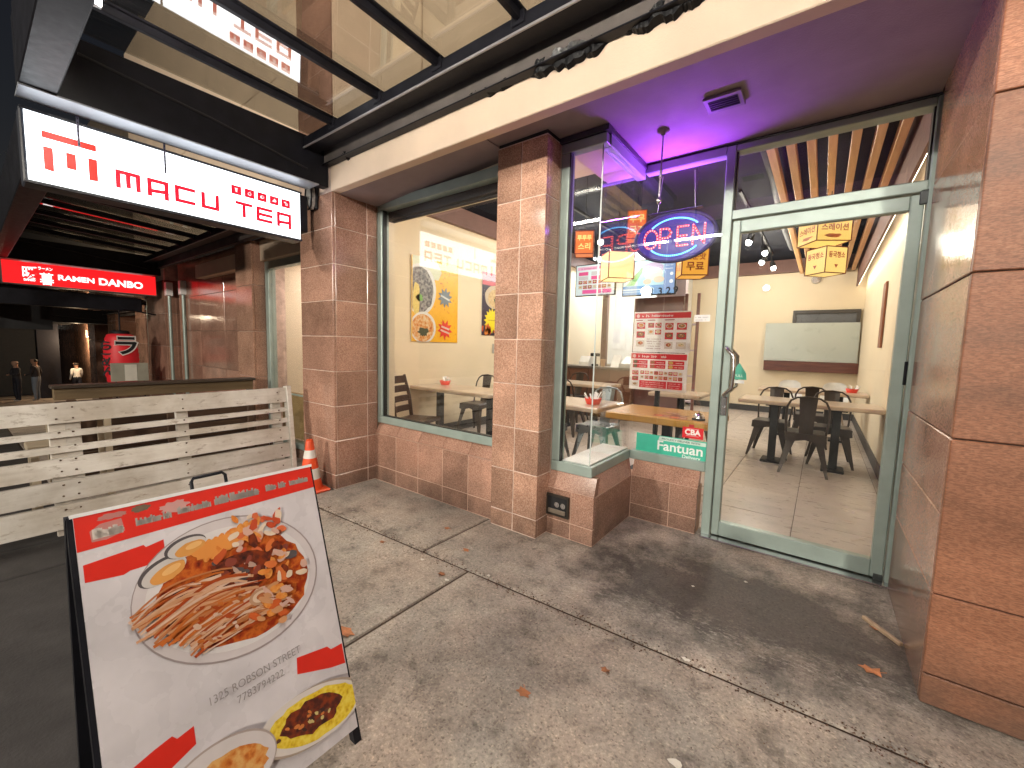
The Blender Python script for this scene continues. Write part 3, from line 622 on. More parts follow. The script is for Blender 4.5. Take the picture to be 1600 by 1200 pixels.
blob_strip(-1.50, -1.10, 3.178, .034, 40, 21, .10).build('flaking_flashing', mat('torn_foil', (.30, .30, .30), .35, .8, var=.4, vs=60, bmp=.8, bs_=50), shop)

# ================================================================== CANOPIES
def canopy(name, label, x0, x1, ya, yb, zl, rise, rx, beamlow, group=None, endbeam=True):
    """steel and glass canopy: ledger on the wall at y=ya, gutter beam at y=yb, rafters at rx"""
    t = thing(name, label, 'canopy', ((x0 + x1) / 2, ya, zl - .26), group)
    B().box(x0, ya + .10, zl - .145, x1, ya + .146, zl + .06, .004).build('ledger_web', STEEL2, t)
    B().box(x0, ya + .078, zl - .157, x1, ya + .148, zl - .146, .003).build('ledger_flange', STEEL, t)
    B().box(x0, ya - .09, zl - .068, x1, ya + .05, zl + .03, .008).build('ledger_tube', STEEL, t)
    B().box(x0, ya - .098, zl - .073, x1, ya - .088, zl - .060).build('ledger_lip', mat('pale_edge', (.42, .40, .42), .35, .5), t)  # thin paler strip along the lower edge of the tube
    k = rise; zt = lambda y: zl + .02 + k * (ya - y)
    for x in rx:
        B().beam((x, ya - .05, zt(ya - .05)), (x, yb, zt(yb)), .034, .060, c=.004).beam((x, ya - .05, zt(ya - .05) + .022), (x, yb, zt(yb) + .022), .080, .014, c=.003).build('rafter', STEEL, t)
        B().box(x - .045, ya - .1, zl - .03, x + .045, ya - .086, zl + .04, .003).cyl((x, ya - .1, zl), (x, ya - .112, zl), .012, n=6).build('rafter_cleat', STEEL, t)
    ex = [x0] + list(rx) + [x1]
    for i in range(len(ex) - 1):
        a, b = ex[i] + .02, ex[i + 1] - .02
        vs = [(a, ya + .03, zt(ya + .03) + .034), (b, ya + .03, zt(ya + .03) + .034), (b, yb - .05, zt(yb - .05) + .034), (a, yb - .05, zt(yb - .05) + .034)]
        vs += [(p[0], p[1], p[2] + .012) for p in vs]
        B().add(vs, [(0, 1, 2, 3), (7, 6, 5, 4), (0, 4, 5, 1), (1, 5, 6, 2), (2, 6, 7, 3), (3, 7, 4, 0)]).build('glass_panel', GLASS_C, t)
    B().box(x0, yb - .16, beamlow, x1, yb, zt(yb) + .04, .006).build('gutter_beam', STEEL, t)
    if endbeam:
        B().box(x0 - .10, yb - .16, beamlow, x0 - .002, ya + .146, zl + .06, .006).build('end_beam', STEEL, t)
        B().box(x0 - .20, yb - .16, beamlow - .012, x0 + .02, ya + .04, beamlow - .002, .002).build('end_flange', mat('sign_lit_flange', (.36, .38, .42), .4, .3), t)  # pale blue-grey colour carries the sign's light on the flange
        B().tube([(x0 + .005, yb + .1, beamlow + .30), (x0 + .006, (ya + yb) / 2, beamlow + .22), (x0 + .006, ya - .25, beamlow + .13), (x0 + .006, ya - .06, beamlow + .10)], .009, 6).build('cable', RUBBER, t)
    return t
canopy('glass_canopy', 'black steel and glass canopy above the restaurant windows and door', -3.9, 2.9, 2.05, .44, 3.31, .022, [-3.42, -2.785, -2.145, -1.49, -.85, -.2, .44, 1.08, 1.72, 2.36], 2.97)
canopy('glass_canopy', 'dark ribbed canopy of the ramen shop beyond the white sign', -10.4, -4.75, 2.25, .5, 2.98, .06, [-9.7, -9.0, -8.3, -7.6, -6.9, -6.2, -5.5], 2.69)
canopy('glass_canopy', 'low black canopy under the red ramen sign further down the street', -19.5, -12.2, 3.0, .3, 2.28, .05, [-18, -16.5, -15, -13.5], 1.9)

# ================================================================== MACU TEA LIGHT BOX
SX = -4.1
sg = thing('sign_light_box', 'white illuminated light box sign with red MACU TEA lettering under the canopy', 'sign', (SX, 1.16, 2.48))
B().box(SX - .16, .29, 2.455, SX - .004, 2.03, 2.918, .008).build('cabinet', mat('sign_cabinet', (.03, .033, .045), .4), sg)
WH = emis('sign_white_face', (0.90, 0.96, 1.0), 1.9)
B().box(SX - .004, .31, 2.475, SX + .004, 2.012, 2.898).build('face', WH, sg)
B().box(SX - .003, .292, 2.457, SX + .010, 2.028, 2.474).box(SX - .003, .292, 2.899, SX + .010, 2.028, 2.916).build('face_rim', mat('sign_cabinet', (.03, .033, .045), .4), sg)
RD = emis('sign_red_film', (0.80, 0.008, 0.035), 0.42); RD2 = emis('sign_red_film_bright', (0.95, 0.018, 0.008), 0.52)
def signp(): return Print((SX + .004, 0, 0), (0, 1, 0), (0, 0, 1), (1, 0, 0), base=.0015)
p = signp(); p.poly([(.379, 2.757), (.628, 2.757), (.628, 2.80), (.379, 2.80)], RD2)
p.poly([(.381, 2.562), (.424, 2.555), (.424, 2.704), (.381, 2.704)], RD2); p.poly([(.482, 2.60), (.527, 2.60), (.527, 2.702), (.482, 2.702)], RD2); p.poly([(.585, 2.557), (.629, 2.562), (.629, 2.704), (.585, 2.704)], RD2)
p.build('emblem', sg)
def strokes(nm, segs, w=.027):
    p = signp()
    for a, b in segs:
        d_ = Vector((b[0] - a[0], b[1] - a[1])).normalized() * w / 2; p.line((a[0] - d_.x, a[1] - d_.y), (b[0] + d_.x, b[1] + d_.y), w, RD); p.k += .15
    p.build(nm, sg)
T_, B_ = 2.666, 2.567
def L(x0, x1, kind):
    x0 += .0095; x1 -= .0095; m_ = (x0 + x1) / 2; h = (T_ + B_) / 2
    return {'M': [((x0, B_), (x0, T_)), ((x0, T_), (x1, T_)), ((x1, T_), (x1, B_)), ((m_, T_), (m_, B_ + .012))],
            'A': [((x0, B_ - .004), (x0, T_)), ((x0, T_), (x1, T_)), ((x1, T_), (x1, B_ - .012)), ((x0, B_ + .022), (x1, B_ + .032))],
            'C': [((x1, T_), (x0, T_)), ((x0, T_), (x0, B_)), ((x0, B_), (x1, B_))],
            'U': [((x0, T_), (x0, B_)), ((x0, B_), (x1, B_)), ((x1, B_), (x1, T_))],
            'T': [((x0, T_), (x1, T_)), ((m_, T_), (m_, B_))],
            'E': [((x1, T_), (x0, T_)), ((x0, T_), (x0, B_)), ((x0, B_), (x1, B_)), ((x0, h), (x1, h))]}[kind]
for x0, x1, k in ((.722, .849, 'M'), (.894, 1.012, 'A'), (1.057, 1.181, 'C'), (1.227, 1.343, 'U'), (1.469, 1.594, 'T'), (1.632, 1.759, 'E'), (1.804, 1.925, 'A')):
    strokes('letter', L(x0, x1, k))
for i in range(5):
    x = 1.441 + i * .1015; p = signp(); p.rect(x - .003, 2.730, x + .074, 2.803, RD); p.layer(); cx, cz = x + .0355, 2.7675; q = WH
    kk = .66; g0 = (cx, cz); P0 = p.P; p.P = lambda a, b, P0=P0, g0=g0: P0(g0[0] + (a - g0[0]) * kk, g0[1] + (b - g0[1]) * kk); q = pr((.95, .85, .86), .55)
    if i == 0: p.poly([(cx - .014, cz + .018), (cx + .014, cz + .018), (cx + .010, cz - .025), (cx - .010, cz - .025)], q); p.rect(cx - .018, cz + .018, cx + .018, cz + .024, q)
    elif i == 1: p.ell(cx, cz - .006, .022, .020, q); p.line((cx, cz + .01), (cx + .012, cz + .026), .006, q); p.layer(); p.ell(cx, cz - .004, .014, .012, RD)
    elif i == 2: p.ell(cx, cz, .026, .020, q, .3); p.layer(); p.ell(cx + .006, cz + .003, .015, .010, RD, .3)
    elif i == 3: p.poly([(cx - .03, cz - .018), (cx + .005, cz + .026), (cx + .03, cz + .0), (cx + .018, cz - .022)], q)
    else: p.rect(cx - .006, cz - .024, cx + .024, cz + .006, q); p.poly([(cx - .03, cz + .018), (cx - .012, cz + .002), (cx - .006, cz + .01), (cx + .014, cz + .012), (cx - .01, cz + .024)], q); p.layer(); p.rect(cx + .002, cz - .016, cx + .015, cz - .002, RD)
    p.build('icon', sg)
for y, l_ in ((.545, .20), (1.0, .22)):
    b = B().box(SX + .0125, y - .0065, 2.958 - l_, SX + .016, y + .0065, 3.02)
    b.build('hanger_strap', mat('perforated_strap', (.16, .15, .22), .4, .6), sg)
    b = B()
    for k in range(9): b.box(SX + .0161, y - .003, 2.77 + k * .027, SX + .0166, y + .003, 2.782 + k * .027)
    b.build('strap_holes', BLACK, sg)
B().box(SX - .17, 2.03, 2.56, SX - .02, 2.10, 2.90, .006).build('end_bracket', STEEL, sg)
# bulkhead lamp on the column
t = thing('wall_lamp', 'oval grey bulkhead lamp mounted on the column beside the white sign', 'lamp', (-4.15, 2.19, 2.90))
B().box(-4.22, 2.165, 2.80, -4.09, 2.198, 3.03, .01).build('base', STEEL, t)
prof = [(.003, -.115), (.03, -.105), (.052, -.07), (.058, 0), (.052, .07), (.03, .105), (.003, .115)]
B().lathe(prof, (-4.152, 2.155, 2.912), 16, sy=.8).build('glass_bowl', mat('lamp_bowl', (.42, .41, .40), .25, .3, bmp=.1), t)
B().tube([(-4.152 + .062 * cos(a_), 2.125, 2.912 + .118 * sin(a_)) for a_ in [2 * pi * i / 20 for i in range(20)]], .008, 6, closed=True).build('guard', STEEL, t)
# LED tubes under the gutter beam (their streaks show in the granite and the glass)
TUBE = emis('led_tube', (1.0, 0.92, 0.80), 74.0)
for i, (a, b) in enumerate(((-3.12, -2.02), (-1.98, -.88), (-.84, .26), (.30, 1.4))):
    t = thing('tube_light', ('leftmost', 'second from left', 'third from left', 'rightmost')[i] + ' white LED tube light fixed inside the canopy gutter beam', 'light', ((a + b) / 2, .5, 3.2), 'canopy tube lights')
    B().box(a, .445, 3.19, b, .485, 3.23, .004).build('housing', PLASTIC_W, t)
    B().cyl((a + .03, .51, 3.20), (b - .03, .51, 3.20), .016, n=10).build('tube', TUBE, t)
    for x in (a, b - .03): B().box(x, .485, 3.18, x + .03, .53, 3.22, .003).build('socket', PLASTIC_W, t)

for i, (a, b, y, z) in enumerate(((-16.5, -15.2, .5, 2.2), (-14.8, -13.5, .5, 2.2))):
    t = thing('tube_light', ('left LED tube light under the low far canopy', 'right LED tube light under the low far canopy')[i], 'light', ((a + b) / 2, y, z), 'canopy tube lights')
    B().box(a, y - .06, z - .005, b, y - .02, z + .035, .004).build('housing', PLASTIC_W, t)
    B().cyl((a + .03, y, z), (b - .03, y, z), .016, n=10).build('tube', emis('led_tube_warm', (1.0, 0.80, 0.56), 60.0), t)
# unseen lamps added behind the viewpoint as frontal fill for the facade
for i, lx0 in enumerate((-5.0, 2.2)):
    t = thing('fill_lamp', ('left', 'right')[i] + ' added fill lamp with a pole and clear globe across the road', 'street lamp', (lx0, -7.0, -.16), 'added fill lamps')
    B().lathe([(.14, -.16), (.14, .1), (.08, .2), (.06, .9), (.045, 3.1), (.07, 3.2), (.10, 3.25)], (lx0, -7, 0), 16).build('pole', STEEL, t)
    B().lathe([(.09, 3.25), (.19, 3.35), (.23, 3.5), (.19, 3.65), (.09, 3.74)], (lx0, -7, 0), 18).build('globe', GLASS, t)
    B().lathe([(.10, 3.74), (.11, 3.78), (.02, 3.87)], (lx0, -7, 0), 16).build('cap', STEEL, t)
    l_ = bpy.data.lights.new('fill_lamp_light', 'POINT'); l_.energy = 680; l_.color = (1.0, .90, .77); l_.shadow_soft_size = .16 * S; lo = bpy.data.objects.new('fill_lamp_light', l_); COL.objects.link(lo); lo.parent = t; lo.location = (0, 0, (3.5 + .16) * S)

# ================================================================== FENCE, A-BOARD, CONE
fx = lambda z: -4.32 - .12 * z     # the fence leans back towards the ramen shop
fen = thing('wooden_fence', 'weathered white slatted wooden fence leaning beside the sandwich board', 'fence', (-4.32, .4, 0))
def plank(y0, y1, z0, z1, dz=0.0, nm='plank'):
    b = B(); rnd = random.Random(int(z0 * 1000)); n = 8; vs = []
    for i in range(n + 1):
        y = y0 + (y1 - y0) * i / n; w = rnd.uniform(-.004, .004); sag = dz * i / n
        for z in (z0 + sag + rnd.uniform(-.003, .003), z1 + sag + rnd.uniform(-.003, .003)):
            for t in (0, -.035): vs.append((fx(z) + .02 + t + w, y, z))
    for i in range(n):
        o = 4 * i; b.add(vs[o:o + 8], [(0, 4, 6, 2), (1, 3, 7, 5), (2, 6, 7, 3), (0, 1, 5, 4)])
    b.add(vs[:4], [(0, 2, 3, 1)]); b.add(vs[-4:], [(0, 1, 3, 2)])
    return b.build(nm, FENCEW, fen)
for z0, z1 in ((.865, 1.01), (.765, .805), (.655, .70), (.475, .61), (.30, .445), (.10, .275)): plank(-1.9, 1.985, z0 - .03, z1 - .03, .035)
for y in (-1.8, -.75, .38, .46, 1.12, 1.90): B().beam((fx(0) - .045, y, .03), (fx(1.0) - .045, y, .985), .085, .045, up=(1, 0, 0), c=.004).build('post', FENCEW, fen)
B().beam((fx(0) + .0, 2.01, .0), (fx(1.02) + .0, 2.01, 1.03), .045, .085, up=(1, 0, 0), c=.004).build('end_post', FENCEW, fen)
B().box(fx(0) - .35, -1.85, 0, fx(0) + .02, -1.75, .08, .006).build('foot', FENCEW, fen)
B().box(fx(0) - .35, 1.80, 0, fx(0) + .02, 1.90, .08, .006).build('foot', FENCEW, fen)

scr = B()
for y in (-1.8, -.75, .38, .46, 1.12, 1.90):
    for z in (.95, .87, .77, .67, .57, .49, .39, .31, .21, .12):
        scr.cyl((fx(z) + .021, y + random.uniform(-.01, .01), z + .02), (fx(z) + .027, y, z + .02), .006, n=8)
scr.build('screw_heads', mat('rusty_screw', (.12, .07, .045), .6, .5), fen, kind='stuff')
TX, TZ, FXX = -1.617, 1.0, -1.273
dn = Vector((FXX - TX, 0, -TZ)); LEN = dn.length; dn.normalize(); nb = Vector((-dn.z, 0, dn.x)).normalized()
if nb.x < 0: nb = -nb
AB = Vector((TX, .155, TZ))
ab = thing('sandwich_board', 'red and white A-frame menu board with noodle bowl photo on the pavement', 'sandwich board', (-1.5, .48, 0))
def apt(a, b, o): return AB + Vector((0, a, 0)) + dn * b + nb * o
def abox(a0, b0, a1, b1, o0, o1, nm, m):
    vs = [apt(a, b, o) for a in (a0, a1) for b in (b0, b1) for o in (o0, o1)]
    return B().add(vs, [(0, 1, 3, 2), (4, 6, 7, 5), (0, 4, 5, 1), (2, 3, 7, 6), (0, 2, 6, 4), (1, 5, 7, 3)]).build(nm, m, ab)
WP = mat('poster_white', (.68, .64, .67), .28, var=.14, vs=5, bmp=.10, bs_=7, coat=.25, rv=.16)
abox(0, 0, .658, .995, -.012, 0, 'panel', WP)
abox(-.006, -.006, .664, .004, -.02, .003, 'top_edge', PLASTIC_W)
for a in (-.012, .642): abox(a, .0, a + .028, LEN, -.045, -.013, 'leg', STEEL)
# rear leaf of the A frame
rdn = Vector((-.10, 0, -1)).normalized(); rn = Vector((-1, 0, .10)).normalized(); RB = Vector((TX - .03, .155, TZ - .01))
vs = [RB + Vector((0, a, 0)) + rdn * b + rn * o for a in (0, .658) for b in (0, .98) for o in (0, .012)]
B().add(vs, [(0, 1, 3, 2), (4, 6, 7, 5), (0, 4, 5, 1), (2, 3, 7, 6), (0, 2, 6, 4), (1, 5, 7, 3)]).build('rear_panel', WP, ab)
for a in (.0, .658):
    q0 = RB + Vector((0, a, 0)); q1 = q0 + rdn * (TZ - .01) / -rdn.z; B().beam(q0, q1, .028, .03, up=(1, 0, .3)).build('rear_leg', STEEL, ab)
for a in (.02, .638): B().beam(apt(a, .55, -.03), RB + Vector((0, a, 0)) + rdn * .55, .012, .02).build('stay', STEEL, ab)
B().tube([apt(.276, .01, -.02), apt(.276, -.03, -.02), apt(.283, -.042, -.02), apt(.365, -.044, -.02), apt(.374, -.034, -.02), apt(.374, .01, -.02)], .0055, 8).build('handle', STEEL, ab)
RED = pr((.72, .03, .018)); GRY = pr((.48, .42, .40)); 
pt = Print(AB, (0, 1, 0), -dn, nb, step=.00035, base=.0008)
rd = random.Random(3); pt.clip = (0, -.994, .658, 0)
# red header and brush strokes
pt.poly([(.0, -.001), (.658, -.001), (.658, -.086), (.0, -.098)], RED)
pt.poly([(.008, -.135), (.135, -.125), (.14, -.133), (.182, -.125), (.182, -.186), (.10, -.186), (.085, -.192), (.008, -.182)], RED)
pt.poly([(.492, -.652), (.60, -.672), (.612, -.688), (.655, -.69), (.655, -.762), (.60, -.748), (.485, -.704)], RED)
pt.poly([(.01, -.702), (.10, -.676), (.14, -.668), (.15, -.682), (.19, -.674), (.19, -.724), (.12, -.75), (.01, -.79)], RED)
pt.layer()
pt.poly([(.028, -.05), (.05, -.035), (.095, -.032), (.10, -.07), (.06, -.082), (.03, -.08)], pr((.52, .22, .20)))
pt.ell(.075, -.020, .032, .008, pr((.48, .20, .18)), .0, jag=.2); pt.ell(.14, -.017, .022, .010, pr((.16, .12, .08)), jag=.15); pt.ell(.22, -.035, .035, .018, pr((.60, .32, .30)), jag=.2)
pt.layer(); LET = pr((.40, .36, .33)); LEW = pr((.62, .55, .50))
for sd in (0, 20):
    scribble(pt, .030 + sd * .0002, -.074, .065, .032, LEW, 1 + sd, 7); scribble(pt, .125 + sd * .0002, -.066, .080, .024, LET, 2 + sd, 8); scribble(pt, .225 + sd * .0002, -.062, .085, .024, LET, 3 + sd, 9)
    scribble(pt, .325 + sd * .0002, -.062, .135, .030, LET, 4 + sd, 13); scribble(pt, .485 + sd * .0002, -.058, .15, .024, LET, 5 + sd, 15)
# bowl
def ell_(a, b, ra, rb, m, rot=0., **k): pt.ell(a, -b, ra, rb, m, rot, **k)
BR = -.30
ell_(.352, .336, .268, .222, pr((.36, .30, .30)), BR, n=48); pt.layer(); ell_(.351, .335, .264, .217, pr((.66, .60, .61)), BR, n=48); pt.layer()
ell_(.353, .338, .238, .192, pr((.74, .70, .70)), BR, n=48); pt.layer()
SAU = food('seafood_broth', [(.12, .012, .006), (.40, .05, .008), (.60, .14, .02), (.32, .03, .006)], 26, 5); ell_(.362, .345, .222, .172, SAU, BR, n=40, jag=.03); pt.layer()
OR_ = food('prawn_orange', [(.60, .16, .02), (.80, .34, .08), (.72, .22, .04)], 40, 3); DK = food('dark_mussels', [(.02, .008, .008), (.10, .02, .012), (.25, .04, .01)], 45, 4); SHL = pr((.10, .085, .09)); NOO = pr((.70, .52, .38)); NOO2 = pr((.52, .30, .18)); PRK = pr((.66, .40, .32))
for (a, b, ra, rb, ro) in ((.17, .215, .062, .034, .35), (.232, .165, .055, .030, .15)):
    ell_(a, b, ra, rb, SHL, ro); pt.layer(); ell_(a + .004, b + .004, ra * .93, rb * .88, pr((.62, .58, .56)), ro); pt.layer(); ell_(a + .012, b + .010, ra * .74, rb * .66, pr((.74, .34, .09)), ro, jag=.04); pt.layer(); ell_(a + .02, b + .004, ra * .4, rb * .3, pr((.84, .48, .18)), ro); pt.layer()
for k in range(9): ell_(.285 + k * .018, .20 - k * .004 + rd.uniform(-.004, .004), .013, .036, OR_, -.25 - .03 * k, n=14); pt.k += .25
ell_(.33, .192, .09, .026, pr((.78, .30, .07)), .12, n=20, jag=.1); pt.layer()
for k in range(34): ell_(.44 + rd.gauss(0, .055), .185 + rd.gauss(0, .035), rd.uniform(.010, .026), rd.uniform(.006, .013), [OR_, PRK, pr((.70, .16, .06)), pr((.78, .62, .48)), pr((.55, .08, .03))][k % 5], rd.uniform(-1.5, 1.5), n=10, jag=.15); pt.k += .12
ell_(.37, .30, .10, .062, DK, -.15, n=22, jag=.12); pt.layer()
for k in range(26): ell_(.38 + rd.gauss(0, .06), .30 + rd.gauss(0, .04), rd.uniform(.008, .03), rd.uniform(.006, .016), [DK, SHL, pr((.26, .06, .04)), pr((.56, .10, .03)), pr((.5, .34, .28))][k % 5], rd.uniform(-1.5, 1.5), n=10, jag=.2); pt.k += .12
for k in range(20): ell_(.50 + rd.gauss(0, .04), .33 + rd.gauss(0, .05), rd.uniform(.010, .024), rd.uniform(.006, .014), [OR_, pr((.70, .18, .05)), PRK, DK, pr((.74, .58, .44))][k % 5], rd.uniform(-1.5, 1.5), n=10, jag=.15); pt.k += .12
ell_(.22, .30, .05, .022, pr((.10, .02, .03)), .1, n=16, jag=.1); pt.layer()
NC = [pr((.62, .32, .17)), pr((.52, .19, .07)), pr((.56, .15, .03)), pr((.70, .48, .36)), pr((.42, .07, .015)), pr((.66, .38, .24))]
for k in range(74):   # noodles: loose bundles sweeping out of the broth
    a0 = .080 + rd.uniform(0, .17); b0 = .325 + (a0 - .075) * .95 + rd.gauss(0, .018); L_ = rd.uniform(.16, .30); ph = rd.uniform(1.4, 2.3); am = rd.uniform(.03, .075); n_ = 10; pts = []
    for i in range(n_):
        t_ = i / (n_ - 1); pts.append((a0 + t_ * L_, -(b0 - am * sin(t_ * ph) + .02 * t_ * t_ + .006 * sin(t_ * 7 + k))))
    pt.ribbon(pts, rd.uniform(.004, .0105), NC[rd.randrange(6)]); pt.k += .12
for k in range(40): ell_(rd.uniform(.22, .42), rd.uniform(.36, .47), rd.uniform(.006, .016), rd.uniform(.003, .006), NC[rd.randrange(6)], rd.uniform(-1, .6), n=8, jag=.2)
pt.layer()
pt.ell(.41, -.40, .036, .026, NOO2); pt.layer(); pt.ell(.41, -.40, .026, .018, NOO); pt.layer(); pt.ell(.412, -.40, .016, .010, pr((.45, .14, .05))); pt.layer()
for k in range(26): ell_(.46 + rd.gauss(0, .035), .43 + rd.gauss(0, .04), rd.uniform(.012, .03), rd.uniform(.006, .012), [OR_, pr((.62, .30, .14)), PRK, pr((.62, .12, .03))][k % 4], rd.uniform(-1.2, .4), n=10, jag=.15); pt.k += .12
# address
INK = pr((.30, .27, .27)); pt.layer()
pt.text('1325 ROBSON STREET', .232, -.642, .034, INK, .0, width=.27, rot=.03); pt.text('7783794222', .30, -.680, .032, INK, .0, width=.14, rot=.03)
# side bowls
ell_(.508, .852, .182, .090, pr((.40, .32, .26)), -.12, n=40); pt.layer(); ell_(.508, .852, .178, .087, pr((.70, .64, .60)), -.18, n=40); pt.layer()
YEL = food('yellow_noodles', [(.55, .30, .01), (.78, .55, .03), (.86, .68, .10)], 60, 5); ell_(.522, .856, .158, .074, YEL, -.18, n=36, jag=.04); pt.layer()
ell_(.505, .850, .100, .050, DK, -.2, n=24, jag=.14); pt.layer()
for k in range(22): ell_(.505 + rd.gauss(0, .035), .852 + rd.gauss(0, .014), rd.uniform(.006, .014), rd.uniform(.004, .007), [pr((.12, .05, .03)), pr((.62, .20, .05)), pr((.62, .5, .2)), pr((.05, .02, .02))][k % 4], rd.uniform(-1, 1), n=8, jag=.2); pt.k += .1
ell_(.235, .845, .150, .100, pr((.44, .36, .33)), -.1, n=40); pt.layer(); ell_(.235, .847, .146, .096, pr((.68, .62, .62)), -.1, n=40); pt.layer()
ell_(.245, .855, .112, .066, food('sweet_sour_pork', [(.42, .07, .01), (.66, .22, .04), (.76, .42, .14)], 38, 4), -.1, n=30, jag=.08)
pt.build('printed_artwork', ab)

# traffic cone
t = thing('traffic_cone', 'small orange traffic cone with white bands at the foot of the column', 'traffic cone', (-4.02, 2.03, 0))
cx, cy = -4.03, 2.03
B().box(cx - .16, cy - .16, 0, cx + .16, cy + .13, .03, .012).build('base', CONE, t)
B().lathe([(.115, .03), (.097, .13), (.079, .235), (.061, .34), (.046, .42), (.034, .51), (.026, .525), (.006, .525)], (cx, cy, 0), 20, cap=False).build('cone_body', CONE, t)
for r0, z0, r1, z1 in ((.0985, .13, .0805, .235), (.0625, .34, .0475, .42)): B().lathe([(r0, z0), (r1, z1)], (cx, cy, 0), 20, cap=False).build('reflective_band', REFLW, t)

# ================================================================== DEBRIS
LEAF = mat('dead_leaf', (.34, .13, .055), .7, var=.35, vs=30, rnd=.3); PAPER = mat('paper_scrap', (.66, .62, .56), .7, var=.1, rnd=.1)
def leaf(x, y, s_, lab, paper=False):
    rnd = random.Random(int(x * 997 + y * 131)); n = 11; vs = [(x, y, .014 * s_ / .04 * .5 + .004)]; r0 = rnd.uniform(0, 6)
    for i in range(n):
        a = 2 * pi * i / n; r = s_ * ((.75 + .45 * (i % 2)) if not paper else rnd.uniform(.6, 1.1)); vs.append((x + r * cos(a + r0) * 1.25, y + r * sin(a + r0) * .8, .003 + rnd.random() * .35 * s_))
    b = B().add(vs, [(0, 1 + i, 1 + (i + 1) % n) for i in range(n)]); k = len(b.v)
    b.add([(p.x, p.y, p.z - .0015) for p in b.v], [(0, 1 + (i + 1) % n, 1 + i) for i in range(n)])
    if not paper: b.tube([(x, y, .006), (x + s_ * 1.2 * cos(r0), y + s_ * 1.0 * sin(r0), .006), (x + s_ * 1.9 * cos(r0 + .2), y + s_ * 1.5 * sin(r0 + .2), .004)], .0015, 5)
    b.build('paper_scrap' if paper else 'dead_leaf', PAPER if paper else LEAF, label=lab, cat='litter' if paper else 'leaf', group='paper scraps on the pavement' if paper else 'dead leaves on the pavement')
leaf(-.928, 1.38, .026, 'curled brown leaf alone in the middle of the nearest slab')
leaf(-1.883, 1.80, .022, 'reddish leaf by the crossing of the two pavement joints'); leaf(-1.983, 2.136, .022, 'small brown leaf in front of the middle pillar')
leaf(-1.86, 1.105, .04, 'large brown leaf beside the edge of the sandwich board'); leaf(-2.35, 2.30, .02, 'brown leaf under the big window'); leaf(.30, 2.52, .035, 'long reddish leaf by the right hand pier')
leaf(.36, 2.93, .022, 'small brown leaf near the wooden stick by the door'); leaf(-.70, 1.72, .018, 'tiny rust coloured leaf below the long joint'); leaf(-2.55, 1.82, .018, 'small leaf caught in the long joint left of the crossing')
leaf(-1.808, 1.774, .014, 'white paper scrap touching the short pavement joint', True); leaf(-1.638, 1.982, .015, 'white paper scrap lying in the long joint', True); leaf(-.315, 1.471, .022, 'crumpled white paper at the bottom edge of the view', True)
leaf(-2.122, 1.843, .012, 'white scrap left of the joint crossing', True); leaf(-.42, 2.03, .016, 'thin white scrap standing in the long joint', True); leaf(-.29, 2.997, .012, 'tiny white scrap on the dark stain', True); leaf(-.34, 2.015, .012, 'small white scrap at the right end of the long joint', True); leaf(-.55, 2.72, .009, 'white speck of paper at the edge of the stain', True)
B().beam((.30, 3.01, .012), (.44, 2.83, .016), .022, .02, c=.003).build('wooden_stick', [wood('stick_wood', (.45, .33, .22), (.3, .2, .13), 'Y')], label='short pale wooden stick lying against the right hand pier', cat='stick')
gr = B(); rg = random.Random(11)
for i in range(1300):
    x = rg.uniform(-3.8, .5); y = seam(x) + rg.gauss(0, .03); s_ = rg.uniform(.002, .0075)
    if rg.random() < .22: x = rg.uniform(-3.8, .44); y = rg.uniform(1.0, 3.4); s_ *= .6
    a = rg.uniform(0, 6); gr.add([(x + s_ * cos(a), y + s_ * sin(a), .001), (x + s_ * cos(a + 2), y + s_ * sin(a + 2), .001), (x + s_ * cos(a + 4), y + s_ * sin(a + 4), .001), (x, y, .001 + s_ * .8)], [(0, 1, 3), (1, 2, 3), (2, 0, 3)])
gr.build('grit', mat('grit_mix', (.11, .060, .040), .9, var=.8, vs=60), label='fine grit and leaf crumbs along the pavement joint', cat='grit', kind='stuff')

# ================================================================== NEIGHBOUR
nb_ = thing('ramen_storefront', 'brown granite facade of the ramen shop down the street', 'storefront', (-9, 2.8, -.3))
c = part('pillar', nb_); NR = [-.3, .35, .98, 1.62, 2.26, 2.86]
B().box(-6.92, 2.465, -.3, -6.39, 2.9, 2.86).build('core', GROUT, c); clad(c, 'F', 2.45, [-6.93, -6.38], NR, G_PIL); clad(c, 'R', -6.38, [2.482, 2.62], NR, G_COL)
w = part('window', nb_)
for q in ((-6.37, 2.62, .06, -6.27, 2.72, 2.6), (-6.27, 2.62, 2.49, -4.5, 2.72, 2.59), (-6.27, 2.62, .06, -4.5, 2.72, .14), (-5.35, 2.63, .14, -5.29, 2.71, 2.49)): B().box(*q, .006).build('frame', ALU, w)
B().box(-6.27, 2.66, .14, -5.35, 2.667, 2.49).build('pane', GLASS, w); B().box(-5.29, 2.66, .14, -4.5, 2.667, 2.49).build('pane', GLASS, w)
B().box(-6.2, 2.74, .14, -4.55, 2.78, .78).build('low_panel', TANW, w)
B().box(-6.3, 2.60, .78, -4.5, 2.615, .80).build('panel_trim', ALU, w)
B().box(-6.4, 2.63, -.3, -4.5, 2.9, .055).build('stall_riser', G_COL, nb_)
B().box(-6.37, 2.56, 2.595, -4.5, 2.75, 2.87, .005).build('lintel', STUCCO, nb_); B().box(-9.1, 2.58, 2.57, -6.935, 2.75, 2.80, .005).build('lintel', STUCCO, nb_)
c = part('wall', nb_)
B().box(-10.7, 2.74, -.6, -6.6, 3.0, 3.0).build('core', GROUT, c); clad(c, 'F', 2.715, [-10.6, -9.4, -8.2, -6.95], [-.4, .32, .98, 1.64, 2.30, 2.98], G_COL)
